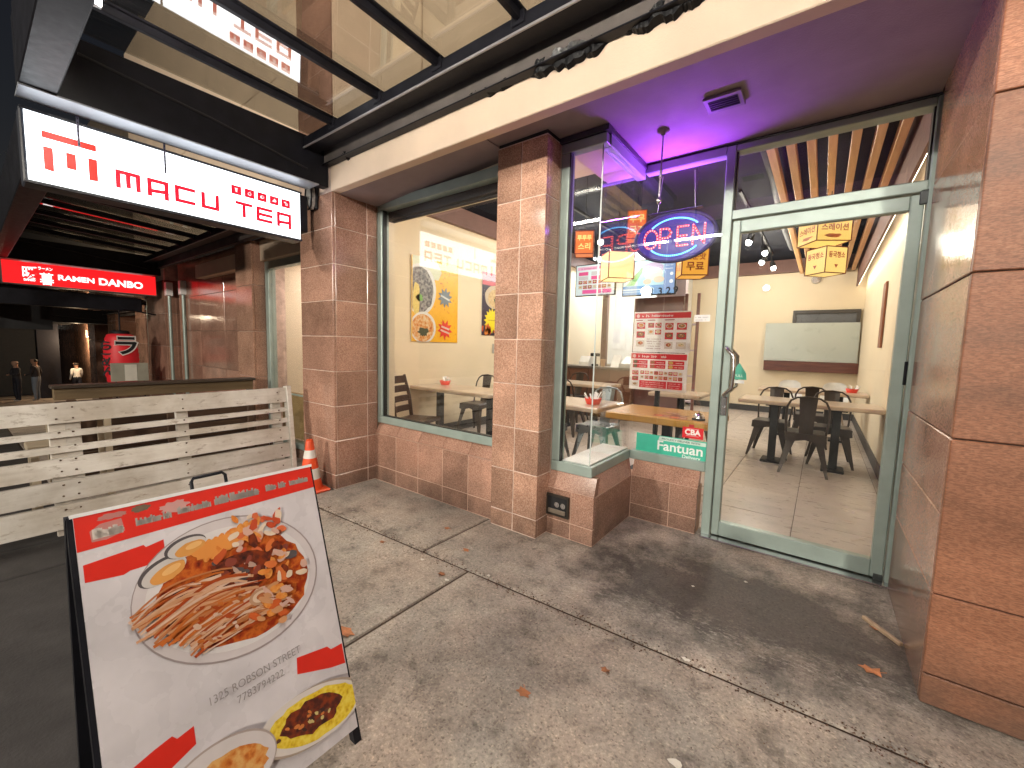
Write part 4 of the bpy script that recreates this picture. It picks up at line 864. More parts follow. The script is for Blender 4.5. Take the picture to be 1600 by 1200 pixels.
for a, b, y in ((-12.3, -10.9, 2.55), (-15.2, -14.2, 2.9), (-19.5, -18.3, 3.0), (-24, -22.6, 3.1)):
    c = part('pillar', nb_); B().box(a + .01, y + .015, -1.5, b - .01, y + 1.1, 3.2).build('core', GROUT, c); RZ = [-1.4 + .68 * k for k in range(7)]; clad(c, 'F', y, [a, b], RZ, G_COL); clad(c, 'R', b, [y + .032, y + .8], RZ, G_COL)
B().box(-40, 3.55, -2.2, -10.7, 3.9, 3.4).build('rear_wall', G_COL, nb_)
c = part('upper_wall', nb_)
for i in range(5): B().box(-12.4 + i * 1.585, 2.42, 2.99, -12.4 + i * 1.585 + 1.57, 2.6, 4.6, .006).box(-12.4 + i * 1.585, 2.42, 4.61, -12.4 + i * 1.585 + 1.57, 2.6, 7.5, .006).build('wall_panel', STUCCO, c)
B().box(-40, 2.5, 3.4, -4.49, 2.9, 7.5).build('backing', mat('panel_joint', (.2, .16, .12), .9), c)
for x, y in ((-10.78, 2.60), (-10.2, 2.68), (-12.9, 2.7)):
    c = part('downpipe', nb_); B().cyl((x, y, -.5), (x, y, 2.55), .03, n=10).build('pipe', ALU, c); B().box(x - .07, y - .06, 2.35, x + .07, y + .05, 2.62, .006).build('junction_box', PLASTIC_W, c)
# lit window of the ramen shop front: interior boards and warm lamps seen through its glass
room = thing('ramen_interior', None, None, (-5.4, 3.4, 0), kind='structure')
B().box(-6.4, 4.4, 0, -5.2, 4.45, 2.8).build('back_wall', mat('pale_lilac_wall', (.55, .47, .55), .6), room); B().box(-6.4, 2.95, -.02, -5.2, 4.4, 0).build('floor', FLOORT, room); B().box(-6.4, 2.95, 2.8, -5.2, 4.4, 2.85).build('ceiling', BEIGE, room); B().box(-6.45, 2.9, 0, -6.4, 4.4, 2.8).build('side_wall', BEIGE, room)
l_ = bpy.data.lights.new('ramen_room_light', 'AREA'); l_.energy = 10; l_.size = .6; l_.color = (1, .85, .8); lo = bpy.data.objects.new('ramen_room_light', l_); COL.objects.link(lo); lo.location = (-5.8 * S, 3.6 * S, 2.7 * S)

# red RAMEN DANBO box
RX = -11.0
t = thing('sign_light_box', 'red illuminated RAMEN DANBO sign hanging below the far canopy', 'sign', (RX, 1.45, 2.35))
B().box(RX - .2, .44, 2.335, RX - .002, 2.46, 2.745, .008).build('cabinet', mat('sign_frame_grey', (.25, .22, .22), .4, .4), t)
RF = emis('ramen_red_face', (.90, .012, .015), .55); RW = emis('ramen_white', (1, .93, .92), .8)
B().box(RX - .002, .46, 2.355, RX + .006, 2.44, 2.722).build('face', RF, t)
p = Print((RX + .006, 0, 0), (0, 1, 0), (0, 0, 1), (1, 0, 0), base=.004); p.text('RAMEN', 1.09, 2.475, .125, RW, .004, width=.46); p.text('DANBO', 1.61, 2.46, .17, RW, .006, width=.63); p.build('lettering', t)
p = Print((RX + .006, 0, 0), (0, 1, 0), (0, 0, 1), (1, 0, 0), base=.004); p.text('暖', .68, 2.47, .22, RW, .003, width=.18); p.text('暮', .87, 2.385, .22, RW, .003, width=.17); p.text('ラーメン', .86, 2.62, .06, RW, .002, width=.17); p.text('DANBO', .69, 2.41, .05, RW, .002, width=.13); p.build('emblem', t)
# black fascia below it
B().box(-11.6, .1, 2.02, -11.45, 2.3, 2.30, .006).build('canopy_fascia', [STEEL], label='black fascia board under the red ramen sign', cat='fascia')
# paper lantern
t = thing('paper_lantern', 'large red paper lantern with black brush characters outside the ramen shop', 'lantern', (-11.3, 1.95, .5))
lx, ly = -11.35, 1.92
LR = mat('lantern_red', (.62, .02, .03), .5, var=.1, emit=.06, ecol=(.8, .02, .03)); 
prof = [(.13, .52), (.20, .54)] + [(.262 + .012 * (k % 2) - .05 * abs(k - 9) ** 2 / 81, .56 + k * .052) for k in range(19)] + [(.20, 1.53), (.13, 1.55)]
B().lathe(prof, (lx, ly, 0), 26).build('shade', LR, t)
B().lathe([(.14, 1.55), (.14, 1.60), (.10, 1.62)], (lx, ly, 0), 18).lathe([(.10, .47), (.14, .49), (.14, .53)], (lx, ly, 0), 18).build('rim', BLACK, t)
B().tube([(lx, ly, 1.61), (lx, ly, 2.0), (lx - .05, ly + .1, 2.05), (lx - .2, ly + .62, 1.98)], .014, 6).build('bracket', STEEL, t)
p = Print((lx + .275, ly - .16, .62), (0, 1, 0), (0, 0, 1), (1, 0, 0), base=.02); p.text('ラ', .02, .55, .42, pr((.8, .75, .72)), .028, width=.36); p.layer(); p.layer(); p.text('ラ', .035, .555, .41, BLACK, .012, width=.32); p.build('character', t)
p = Print((lx + .12, ly - .27, .62), (.45, 1, 0), (0, 0, 1), (1, -.45, 0), base=.03); p.text('ら', -.03, .62, .2, BLACK, .006); p.text('ー', -.03, .45, .2, BLACK, .006); p.text('め', -.03, .30, .2, BLACK, .006); p.text('ん', -.03, .12, .2, BLACK, .006); p.build('character', t)
t = thing('menu_stand', 'grey menu stand with a paper in front of the red lantern', 'menu stand', (-10.9, 1.95, gz(-10.9)))
B().box(-10.93, 1.68, .62, -10.90, 2.24, .98, .005).build('board', mat('menu_grey', (.34, .33, .27), .6), t); B().box(-10.899, 1.88, .63, -10.895, 2.06, .95).build('paper', mat('menu_paper', (.72, .70, .62), .6), t)
for y in (1.75, 2.17): B().cyl((-10.92, y, gz(-10.9)), (-10.92, y, .64), .015, n=8).build('leg', STEEL, t)
# wooden patio barrier and boxes behind the fence
t = thing('patio_barrier', 'dark wooden patio barrier with a capped top rail behind the white fence', 'barrier', (-6.2, 1.5, gz(-6.2)))
B().box(-6.28, .5, .955, -6.1, 2.36, .99, .006).build('cap_rail', wood('cap_brown', (.07, .05, .035), (.04, .028, .02), 'Y'), t); B().box(-6.25, .52, .84, -6.14, 2.34, .952, .004).build('top_board', wood('olive_board', (.20, .14, .075), (.13, .09, .05), 'Y'), t)
for k in range(5): B().box(-6.24, .53, -.10 + k * .185, -6.17, 2.33, .075 + k * .185, .004).build('board', wood('barrier_brown', (.09, .05, .03), (.05, .028, .018), 'Y') if 'barrier_brown' not in MATS else MATS['barrier_brown'], t)
for y in (.6, 1.4, 2.25): B().box(-6.14, y, gz(-6.2), -6.09, y + .07, .84, .004).build('post', MATS['barrier_brown'], t)
for i, (x, y, w_, h_) in enumerate(((-5.6, .62, .42, .78), (-5.35, .42, .30, .56))):
    t = thing('patio_table', ('taller', 'lower')[i] + ' tan wooden patio table seen through the gaps of the white fence', 'table', (x, y, gz(x)))
    B().box(x - w_ / 2, y - w_ / 2, h_ - .05, x + w_ / 2, y + w_ / 2, h_, .006).build('top', mat('tan_paint', (.52, .43, .31), .6), t)
    for sx_ in (-1, 1):
        for sy_ in (-1, 1): B().box(x + sx_ * (w_ / 2 - .04) - .025, y + sy_ * (w_ / 2 - .04) - .025, gz(x) - .0, x + sx_ * (w_ / 2 - .04) + .025, y + sy_ * (w_ / 2 - .04) + .025, h_ - .05).build('leg', mat('tan_paint', (.52, .43, .31), .6), t)
# dark patio tent
t = thing('patio_tent', 'black patio tent at the far end of the sidewalk', 'tent', (-27, 1.5, gz(-27)))
B().box(-27.6, 1.95, gz(-27.4), -27.4, 2.6, 2.0).build('front_panel', mat('tent_navy', (.010, .010, .018), .8), t); B().box(-32, -2.4, 1.98, -27.3, 3.0, 2.2).build('roof', BLACK, t); B().box(-32, -2.4, gz(-31), -31.8, 2.2, 1.98).build('back_panel', BLACK, t)
B().box(-13.6, -2.2, 1.6, -13.4, 1.2, 2.3).build('tent_valance', [BLACK], label='black fabric valance hanging left of the red lantern', cat='valance')
t = thing('wall_lamp', 'small warm wall lamp on the granite wall beyond the black tent', 'lamp', (-27.2, 3.5, 1.5))
B().box(-27.3, 3.46, 1.45, -27.1, 3.548, 1.75, .01).build('housing', PLASTIC_W, t); B().box(-27.28, 3.45, 1.43, -27.12, 3.53, 1.449).build('lens', emis('lamp_lens', (1, .8, .5), 6), t)
l_ = bpy.data.lights.new('wall_lamp_light', 'POINT'); l_.energy = 70; l_.color = (1, .74, .45); l_.shadow_soft_size = .05; lo = bpy.data.objects.new('wall_lamp_light', l_); COL.objects.link(lo); lo.parent = t; lo.location = (0, -.3, -.2)
# far side of the street: dark fronts that close the view
for i, (x0, x1, y0, h_) in enumerate(((-70, -58, -14, 14), (-66, -58, 0, 12))):
    t = thing('far_building', ('tall', 'lower')[i] + ' dark unlit building closing the far end of the street', 'building', (x0, y0, gz(x0)))
    B().box(x0, y0, gz(-64) - .2, x1, y0 + 12, h_).build('wall', mat('night_wall', (.03, .028, .03), .8), t)
    for r_ in range(4):
        for q in range(5): B().box(x1 + .01, y0 + 1 + q * 2.2, 2 + r_ * 2.6, x1 + .05, y0 + 2.3 + q * 2.2, 3.6 + r_ * 2.6).build('window', mat('night_glass', (.02, .025, .03), .1), t)

# street tree by the kerb at the left edge
tr = thing('street_tree', 'leafy street tree at the kerb left of the white sign', 'tree', (-9.5, -1.9, gz(-9.5) - .02))
tx_, ty_ = -9.5, -1.5
b = B().tube([(tx_, ty_, gz(tx_)), (tx_ + .05, ty_, 1.4), (tx_, ty_ + .08, 2.9), (tx_ - .05, ty_ + .05, 4.4)], [.14, .11, .09, .04], 9)
rt = random.Random(5); tips = []
for k in range(11):
    a = k * 2.4; z = 2.5 + .2 * k; r = rt.uniform(.7, 1.25); e = (tx_ + r * cos(a), ty_ + r * sin(a), z + rt.uniform(.4, 1.0)); tips.append(e); b.tube([(tx_, ty_ + .05, z), ((tx_ + e[0]) / 2, (ty_ + e[1]) / 2, z + .35), e], [.04, .028, .01], 6)
b.build('trunk', mat('bark', (.09, .07, .05), .9, bmp=.6, bs_=30), tr)
lv = B()
for e in tips:
    for k in range(130):
        p_ = Vector(e) + Vector((rt.gauss(0, .36), rt.gauss(0, .36), rt.gauss(0, .30))); q_ = Vector((rt.uniform(-1, 1), rt.uniform(-1, 1), rt.uniform(-.6, .6))).normalized(); w_ = q_.cross(Vector((rt.random(), rt.random(), 1))).normalized(); s_ = rt.uniform(.05, .10)
        lv.add([p_, p_ + q_ * s_ * .5 + w_ * s_ * .35, p_ + q_ * s_ * 1.1, p_ + q_ * s_ * .5 - w_ * s_ * .35], [(0, 1, 2, 3)])
lv.build('crown', mat('leaf_green', (.07, .10, .045), .6, var=.4, vs=3), tr, fix=False)

# ================================================================== PEOPLE (far down the sidewalk)
SKIN = mat('skin', (.52, .30, .21), .5); HAIR = mat('dark_hair', (.02, .014, .01), .6)
def person(label, x, y, H, yaw, shirt, trousers, shoes, pose):
    """continuous skinned body, posed by joint positions in units of body height"""
    J = {'pel': (0, 0, .52), 'wa': (0, 0, .60), 'ch': (0, .005, .72), 'nk': (0, .0, .83), 'hd0': (0, .012, .875), 'hd': (0, .015, .93), 'hd2': (0, .01, .975)}
    Rd = {'pel': .075, 'wa': .066, 'ch': .082, 'nk': .030, 'hd0': .050, 'hd': .068, 'hd2': .056}
    E = [('pel', 'wa'), ('wa', 'ch'), ('ch', 'nk'), ('nk', 'hd0'), ('hd0', 'hd'), ('hd', 'hd2')]
    for s_, sd in (('l', -1), ('r', 1)):
        arm = pose['arm_' + s_]; leg = pose['leg_' + s_]
        names = ['sh', 'el', 'wr', 'ha', 'fi']; rad = [.036, .027, .019, .021, .012]
        prev = 'ch'
        for n_, p_, r_ in zip(names, [(.098 * sd, 0, .80)] + arm, rad): J[n_ + s_] = p_; Rd[n_ + s_] = r_; E.append((prev, n_ + s_)); prev = n_ + s_
        prev = 'pel'
        for n_, p_, r_ in zip(['hp', 'kn', 'an', 'to'], [(.048 * sd, 0, .49)] + leg, [.060, .040, .026, .024]): J[n_ + s_] = p_; Rd[n_ + s_] = r_; E.append((prev, n_ + s_)); prev = n_ + s_
    ks = list(J); me = bpy.data.meshes.new('body'); me.from_pydata([Vector(J[k]) * H * S for k in ks], [(ks.index(a), ks.index(b)) for a, b in E], [])
    o = bpy.data.objects.new('body_src', me); COL.objects.link(o)
    md = o.modifiers.new('skin', 'SKIN'); md.use_smooth_shade = True; o.modifiers.new('sub', 'SUBSURF').levels = 2
    for i, k in enumerate(ks): me.skin_vertices[0].data[i].radius = (Rd[k] * H * S,) * 2; me.skin_vertices[0].data[i].use_root = (k == 'pel')
    dg = bpy.context.evaluated_depsgraph_get(); m2 = bpy.data.meshes.new_from_object(o.evaluated_get(dg)); bpy.data.objects.remove(o)
    for q in (SKIN, shirt, trousers, shoes, HAIR): m2.materials.append(q)
    for f in m2.polygons:
        c_ = f.center / (H * S); best = min(ks, key=lambda k: (Vector(J[k]) - c_).length - Rd[k]); g_ = best[:2]
        f.material_index = (4 if (c_.z > .965 or (c_.y < -.005 and c_.z > .90)) else 0) if g_ in ('hd',) else 0 if g_ in ('nk', 'ha', 'fi') else 3 if g_ in ('to',) or c_.z < .035 else 2 if g_ in ('hp', 'kn', 'an') or (g_ == 'pe' and c_.z < .56) else 1
        f.use_smooth = True
    ob = bpy.data.objects.new('person', m2); COL.objects.link(ob); ob.location = (x * S, y * S, gz(x) * S); ob.rotation_euler = (0, 0, radians(yaw)); ORG[ob.name] = (x, y, gz(x))
    tag(ob, label, 'person', 'people down the sidewalk')
    hd = B()
    for sd in (-1, 1): hd.add([Vector((sd * .018 + dx * .006, .058 + dy, .932 + dz * .004)) * H for dx, dz, dy in ((-1, -1, 0), (1, -1, 0), (1, 1, 0), (-1, 1, 0))], [(0, 1, 2, 3)])
    hd.add([Vector(q) * H for q in ((-.006, .058, .925), (.006, .058, .925), (0, .072, .912), (0, .058, .938))], [(0, 1, 2), (1, 3, 2), (3, 0, 2)])
    hd.add([Vector(q) * H for q in ((-.016, .056, .897), (.016, .056, .897), (.014, .058, .901), (-.014, .058, .901))], [(0, 1, 2, 3)])
    f_ = hd.build('face_features', [HAIR], ob); f_.location = (0, 0, 0)
    me_ = f_.data
    for v_ in me_.vertices: v_.co = v_.co + Vector(ORG[ob.name]) * S
    return ob
stand = {'leg_l': [(-.052, .01, .27), (-.055, 0, .04), (-.06, .06, .015)], 'leg_r': [(.055, .015, .27), (.058, 0, .04), (.065, .06, .015)]}
P1 = dict(stand, arm_l=[(-.13, .02, .64), (-.09, .11, .60), (-.07, .14, .60), (-.05, .165, .605)], arm_r=[(.15, -.02, .64), (.17, .06, .56), (.175, .09, .54), (.18, .11, .525)])
P2 = {'leg_l': [(-.05, .06, .28), (-.05, .05, .05), (-.05, .11, .02)], 'leg_r': [(.05, -.03, .27), (.052, -.13, .06), (.055, -.09, .015)], 'arm_l': [(-.12, -.04, .65), (-.13, .03, .53), (-.13, .05, .50), (-.13, .06, .47)], 'arm_r': [(.12, .03, .65), (.12, .10, .56), (.115, .13, .54), (.11, .15, .53)]}
P3 = dict(stand, arm_l=[(-.14, .04, .66), (-.06, .12, .66), (-.03, .13, .66), (-.01, .13, .66)], arm_r=[(.13, .05, .66), (.06, .13, .64), (.03, .14, .64), (.01, .14, .64)])
JEAN = mat('blue_jeans', (.20, .24, .30), .8, bmp=.2); DKC = mat('dark_jacket', (.035, .03, .035), .8); WSH = mat('white_shirt', (.72, .70, .68), .7); NAV = mat('navy_trousers', (.012, .013, .025), .7); SHO = mat('pale_shoes', (.45, .42, .38), .6)
person('man in black t-shirt and blue jeans standing at the far left', -26.0, 1.75, 1.78, 150, DKC, JEAN, SHO, P1)
person('person in dark clothing with folded arms beside the man in jeans', -26.2, 1.25, 1.70, 200, DKC, NAV, SHO, P3)
person('person in white shirt and dark trousers walking along the granite wall', -28.0, 3.15, 1.62, 100, WSH, NAV, NAV, P2)

# ================================================================== RESTAURANT INTERIOR (setting)
LX, RXW, BY, CZ = -5.1, .67, 12.2, 3.75
fl = thing('interior_floor', None, None, (-2, 7, 0), kind='structure')
B().box(LX, 2.96, -.06, -1.71, 3.70, -.004).box(LX, 3.70, -.06, RXW + .1, BY + .1, -.004).build('mortar_bed', mat('floor_joint', (.16, .13, .12), .8), fl)
tx = [LX + .02, -4.93, -4.24, -3.55, -2.86, -2.17, -1.48, -.79, -.10, .59, .67]
ty = [2.97, 3.70, 4.42, 5.82, 7.22, 8.62, 10.02, 11.42, BY]
for i in range(len(tx) - 1):
    for j in range(len(ty) - 1):
        if j == 0 and tx[i] > -2.2: continue
        if tx[i + 1] - tx[i] > .02: tile(fl, tx[i] + .003, ty[j] + .003, -.03, tx[i + 1] - .003, ty[j + 1] - .003, 0, FLOORT, 'floor_tile', .002)
wl_ = thing('interior_wall', None, None, (-2, 7, 0), kind='structure')
B().box(LX - .1, 2.8, -.1, LX, BY, CZ).build('left_wall', BEIGE, wl_)
B().box(RXW, 3.71, -.1, RXW + .1, BY, CZ).build('right_wall', BEIGE, wl_)
B().box(-3.0, BY, -.1, RXW, BY + .1, CZ).build('back_wall', BEIGE, wl_)
B().box(LX, 11.5, -.1, -3.0, 11.6, CZ).box(-3.05, 11.6, -.1, -3.0, BY, CZ).build('kitchen_wall', WHITEW, wl_)
B().box(LX - .1, 2.82, 0, -3.89, 2.95, CZ).box(-3.89, 2.805, 2.965, -1.69, 2.93, CZ).box(-1.75, 2.93, 3.06, -1.69, 3.7, CZ).box(-1.69, 3.665, 3.068, RXW + .1, 3.75, CZ).box(.505, 3.60, 0, RXW + .1, 3.75, 3.07).build('front_wall', BEIGE, wl_)
B().box(-1.69, 2.885, 3.012, -1.405, 3.64, 3.0185).build('display_ceiling', BEIGE, wl_)
for q in ((LX, 2.96, 0, LX + .02, 8.3, .15), (-3.0, BY - .02, 0, RXW, BY, .15), (RXW - .02, 3.76, 0, RXW, BY - .02, .15)): B().box(*q).build('baseboard', mat('dark_baseboard', (.035, .033, .035), .5), wl_)
B().box(-3.2, 8.45, 0, -2.22, 8.6, 2.56).build('partition_panel', mat('brown_partition', (.13, .052, .042), .35, var=.2, vs=4), wl_)
B().box(-2.75, 8.44, 2.56, -2.2, 8.62, CZ).build('partition_top', mat('lilac_plaster', (.52, .42, .46), .7), wl_)
for x in (-2.20, -1.98): B().box(x, 8.45, 0, x + .05, 8.5, 2.6).build('partition_post', BEAMW, wl_)
for k in range(4): B().box(-2.15, 8.46, .5 + k * .5, -1.98, 8.6, .53 + k * .5).build('shelf', mat('lilac_plaster', (.52, .42, .46), .7), wl_)
ce = thing('ceiling', None, None, (-2, 7, CZ), kind='structure')
B().box(LX - .1, 2.8, CZ, RXW + .1, BY + .1, CZ + .1).build('ceiling_board', DARKC, ce)
B().box(LX, 2.94, 3.42, -.85, 4.30, CZ - .002).build('bulkhead', BEIGE, ce)
for x in (-.525, -.372, -.219, -.066, .095, .256, .405): B().box(x - .033, 4.35, 3.37, x + .033, 11.9, 3.47, .003).build('slat', SLAT, ce)
B().box(.49, 3.78, 3.04, .52, 12.1, CZ - .003).build('cove_lip', DARKB, ce)
B().box(LX + .14, 4.32, 3.46, LX + .17, 11.4, CZ - .003).build('cove_lip', DARKB, ce)
B().box(-3.0, 12.0, 3.45, .48, 12.19, CZ - .003).build('rear_drop', DARKB, ce)
LED = emis('cove_led', (1.0, .87, .66), 13.0)
t = thing('cove_light', 'warm strip light glowing in the cove along the right hand wall', 'strip light', (.62, 8, 3.13)); B().box(.5215, 3.8, 3.065, .530, 12.05, 3.10).build('strip', LED, t)
t = thing('cove_light', 'warm strip light glowing in the cove above the wall posters', 'strip light', (LX + .1, 8, 3.5)); B().box(LX + .09, 4.35, 3.49, LX + .11, 11.3, 3.50).build('strip', LED, t); B().box(LX + .04, 4.34, 3.475, LX + .14, 11.35, 3.489).build('tray', DARKB, t)
B().tube([(-.62, 4.5, 3.62), (-.6, 6, 3.6), (-.66, 8, 3.62), (-.62, 10, 3.6)], .07, 10).build('duct', [mat('dark_duct', (.02, .02, .026), .75)], label='dark round air duct under the ceiling left of the wooden slats', cat='duct')
B().cyl((.02, 6.4, 3.36), (.02, 6.4, 3.335), .09, n=20).build('smoke_detector', [PLASTIC_W], label='round white smoke detector between the wooden ceiling slats', cat='detector')

def lamp(name, kind, loc, energy, col, size=.1, rot=None, parent=None):
    d = bpy.data.lights.new(name, kind); d.energy = energy; d.color = col
    if kind == 'AREA': d.size = size * S
    else: d.shadow_soft_size = size * S
    o = bpy.data.objects.new(name, d); COL.objects.link(o)
    if parent: o.parent = parent; o.location = (Vector(loc) - Vector(ORG[parent.name])) * S
    else: o.location = Vector(loc) * S
    if rot: o.rotation_euler = rot
    return o
BULB = emis('bulb_glow', (1.0, .95, .86), 26.0)
TRK = ((-1.08, 6.6, 11.2, (7.3, 8.2, 9.2, 10.1, 10.9), 'over the aisle'), (-3.35, 4.6, 8.2, (5.1, 6.0, 6.9, 7.7), 'over the window tables'))
for X_, y0, y1, ys, wh in TRK:
    t = thing('track_light', 'black ceiling track with white spot bulbs ' + wh, 'track light', (X_, y0, CZ), 'ceiling track lights')
    B().box(X_ - .02, y0, CZ - .04, X_ + .02, y1, CZ - .003).build('track', BLACK, t)
    for i, y in enumerate(ys):
        dx = .07 * (-1) ** i
        h_ = B().cyl((X_, y, CZ - .04), (X_ + dx * .4, y, 3.52), .012, n=8).cyl((X_ + dx * .4, y, 3.52), (X_ + dx, y - .02, 3.40), .045, .06, n=14).build('spot_head', BLACK, t)
        B().lathe([(.004, -.05), (.035, -.038), (.048, 0), (.035, .035), (.01, .045)], (X_ + dx, y - .02, 3.375), 14).build('bulb', BULB, t)
        lamp('spot_glow', 'POINT', (X_ + dx, y - .03, 3.29), 14.5, (1.0, .90, .75), .05, parent=t)
t = thing('kitchen_panel_light', 'bright white ceiling panel above the kitchen counter', 'light', (-4.1, 9.8, CZ)); B().box(-4.7, 9.5, CZ - .06, -3.5, 10.4, CZ - .01).build('panel', emis('kitchen_panel', (.95, .98, 1), 4), t)
lamp('kitchen_glow', 'AREA', (-4.1, 9.9, CZ - .08), 30, (.95, .98, 1.0), 1.0, parent=t)
t = thing('linear_light', 'thin white linear lamp on the bulkhead above the window table', 'light', (-2.9, 4.0, 3.4)); B().box(-3.5, 3.9, 3.385, -2.3, 3.94, 3.415, .004).build('housing', PLASTIC_W, t); B().box(-3.48, 3.905, 3.375, -2.32, 3.935, 3.384).build('diffuser', emis('linear_glow', (1, .92, .78), 14), t)
for i, (y, lab) in enumerate(((4.05, 'front'),)): lamp('linear_glow_lamp', 'AREA', (-2.9, 3.92, 3.36), 13, (1, .9, .76), .8, parent=t)

# ---------------------------------------------------------------- furniture prototypes
def tolix(name, label, m, group):
    t = thing(name, label, 'chair', (0, 0, 0), group); w = .205
    st = B(); st.box(-w, -w, .485, w, w, .52, .02); st.build('seat', m, t)
    B().prism([(-w - .004, .515), (w + .004, .515), (w + .012, .42), (w - .05, .405), (0, .44), (-w + .05, .405), (-w - .012, .42)], 'Y', -w - .006, -w + .006).prism([(-w - .004, .515), (w + .004, .515), (w + .012, .42), (w - .05, .405), (0, .44), (-w + .05, .405), (-w - .012, .42)], 'Y', w - .006, w + .006).build('apron', m, t)
    B().prism([(-w + .01, .51), (w - .01, .51), (w - .05, .43), (0, .45), (-w + .05, .43)], 'X', -w - .008, -w + .004).prism([(-w + .01, .51), (w - .01, .51), (w - .05, .43), (0, .45), (-w + .05, .43)], 'X', w - .004, w + .008).build('apron', m, t)
    for sx in (-1, 1):
        for sy in (-1, 1):
            a, b = Vector((sx * (w - .03), sy * (w - .03), .50)), Vector((sx * (w + .055), sy * (w + .055), 0)); n1, n2 = Vector((-sx, 0, 0)), Vector((0, -sy, 0)); vs = []
            for p_, q in ((a, .10), (a.lerp(b, .45), .065), (b, .028)):
                vs += [p_, p_ + n1 * q, p_ + n1 * q + n2 * .012, p_ + n1 * .012 + n2 * .012, p_ + n1 * .012 + n2 * q, p_ + n2 * q]
            fs = [(0, 1, 2, 3, 4, 5), (17, 16, 15, 14, 13, 12)] + [(k * 6 + i, k * 6 + (i + 1) % 6, k * 6 + 6 + (i + 1) % 6, k * 6 + 6 + i) for k in range(2) for i in range(6)]
            B().add(vs, fs).build('leg', m, t)
    hoop = [(-w + .005, -w + .03, .50), (-w - .012, -w - .02, .70), (-w - .005, -w - .06, .85), (-w + .03, -w - .08, .93), (-w + .09, -w - .09, .97), (0, -w - .095, .985), (w - .09, -w - .09, .97), (w - .03, -w - .08, .93), (w + .005, -w - .06, .85), (w + .012, -w - .02, .70), (w - .005, -w + .03, .50)]
    B().tube(hoop, .0125, 8).build('back_hoop', m, t)
    vs = []
    for z, y, hw in ((.50, -w + .02, .07), (.65, -w - .035, .075), (.80, -w - .062, .082), (.975, -w - .095, .092)): vs += [(-hw, y, z), (-hw * .4, y - .012, z), (hw * .4, y - .012, z), (hw, y, z)]
    vs2 = [(x, y + .006, z) for x, y, z in vs]; fs = []
    for k in range(3):
        for i in range(3): fs += [(4 * k + i, 4 * k + i + 1, 4 * k + 5 + i, 4 * k + 4 + i), (16 + 4 * k + i, 16 + 4 * k + 4 + i, 16 + 4 * k + 5 + i, 16 + 4 * k + i + 1)]
    B().add(vs + vs2, fs).build('back_splat', m, t)
    return t
GCH = 'metal cafe chairs'
chA = place(tolix('metal_chair', 'dark bronze metal chair nearest the door, its back to the door', BRONZE, GCH), -.10, 6.40, 0, 2)
def more(x, y, rz, lab, src=chA): o = copy_tree(src); o['label'] = lab; return place(o, x, y, 0, rz)
more(-.53, 7.14, 176, 'bronze metal chair at the left on the far side of the first table'); more(.17, 7.14, 183, 'bronze metal chair by the right wall on the far side of the first table')
more(-.10, 8.35, 3, 'bronze metal chair between the first and second table')
more(-4.72, 5.30, 184, 'dark metal chair behind the table at the big window')
more(-3.5, 6.35, 0, 'bronze metal chair at the table before the counter'); more(-4.1, 7.6, 180, 'bronze metal chair tucked between that table and the counter'); more(-1.35, 6.35, 90, 'bronze metal chair behind the menu board')
chG = place(tolix('metal_chair', 'grey steel chair at the table behind the display window', GUN, GCH), -2.28, 4.95, 0, 180)
more(-2.85, 4.55, -95, 'grey steel chair at the left end of the table behind the display window', chG)
# dark wooden chair by the window
t = thing('wooden_chair', 'dark wooden ladder-back chair at the big window table', 'chair', (-4.2, 3.55, 0))
wc = lambda x, y, z: (-4.2 + x * cos(.32) - y * sin(.32), 3.55 + x * sin(.32) + y * cos(.32), z)
B().add([wc(x, y, z) for z in (.49, .53) for x, y in ((-.22, -.20), (.22, -.22), (.22, .22), (-.22, .20))], [(0, 3, 2, 1), (4, 5, 6, 7), (0, 1, 5, 4), (1, 2, 6, 5), (2, 3, 7, 6), (3, 0, 4, 7)]).build('seat', DARKW, t)
for y in (-.19, .19):
    B().tube([wc(-.25, y, 0), wc(-.21, y, .5), wc(-.25, y, .8), wc(-.33, y, 1.08)], [.022, .026, .024, .018], 8).build('back_post', DARKW, t); B().tube([wc(.19, y, 0), wc(.19, y, .49)], [.02, .026], 8).build('leg', DARKW, t)
for z, h in ((.64, .08), (.77, .08), (.90, .09), (1.02, .10)):
    dx = -.235 - max(0, z - .7) * .25
    vs = [wc(dx + .018 * (1 - (k / 2 - 1) ** 2) * -1 + o_, -.18 + .09 * k, zz) for o_ in (-.01, .012) for k in range(5) for zz in (z - h / 2, z + h / 2)]
    fs = []
    for k in range(4): a = 2 * k; fs += [(a, a + 1, a + 3, a + 2), (10 + a, 12 + a, 13 + a, 11 + a), (a + 1, a + 11, a + 13, a + 3), (a, a + 2, a + 12, a + 10)]
    fs += [(0, 10, 11, 1), (8, 9, 19, 18)]
    B().add(vs, fs).build('back_slat', DARKW, t)
B().beam(wc(-.2, -.19, .25), wc(.19, -.19, .25), .02, .03).beam(wc(-.2, .19, .25), wc(.19, .19, .25), .02, .03).build('stretcher', DARKW, t)
def table(label, x0, y0, x1, y1, m, posts, group='dining tables', h=.86, th=.055):
    t = thing('dining_table', label, 'table', ((x0 + x1) / 2, (y0 + y1) / 2, 0), group)
    B().box(x0, y0, h - th, x1, y1, h, .012).build('table_top', m, t)
    for x, y in posts:
        B().box(x - .045, y - .045, .03, x + .045, y + .045, h - th, .006).build('post', BLACK if m is not TABLEY else STEEL, t); B().box(x - .12, y - .16, 0, x + .12, y + .16, .03, .01).build('foot_plate', STEEL, t); B().box(x - .1, y - .15, h - th - .02, x + .1, y + .15, h - th - .001).build('top_plate', STEEL, t)
    return t
table('pale oak table against the right wall, first behind the door', -.90, 6.50, .655, 7.20, TABLEW, ((-.47, 6.72), (.21, 6.72)))
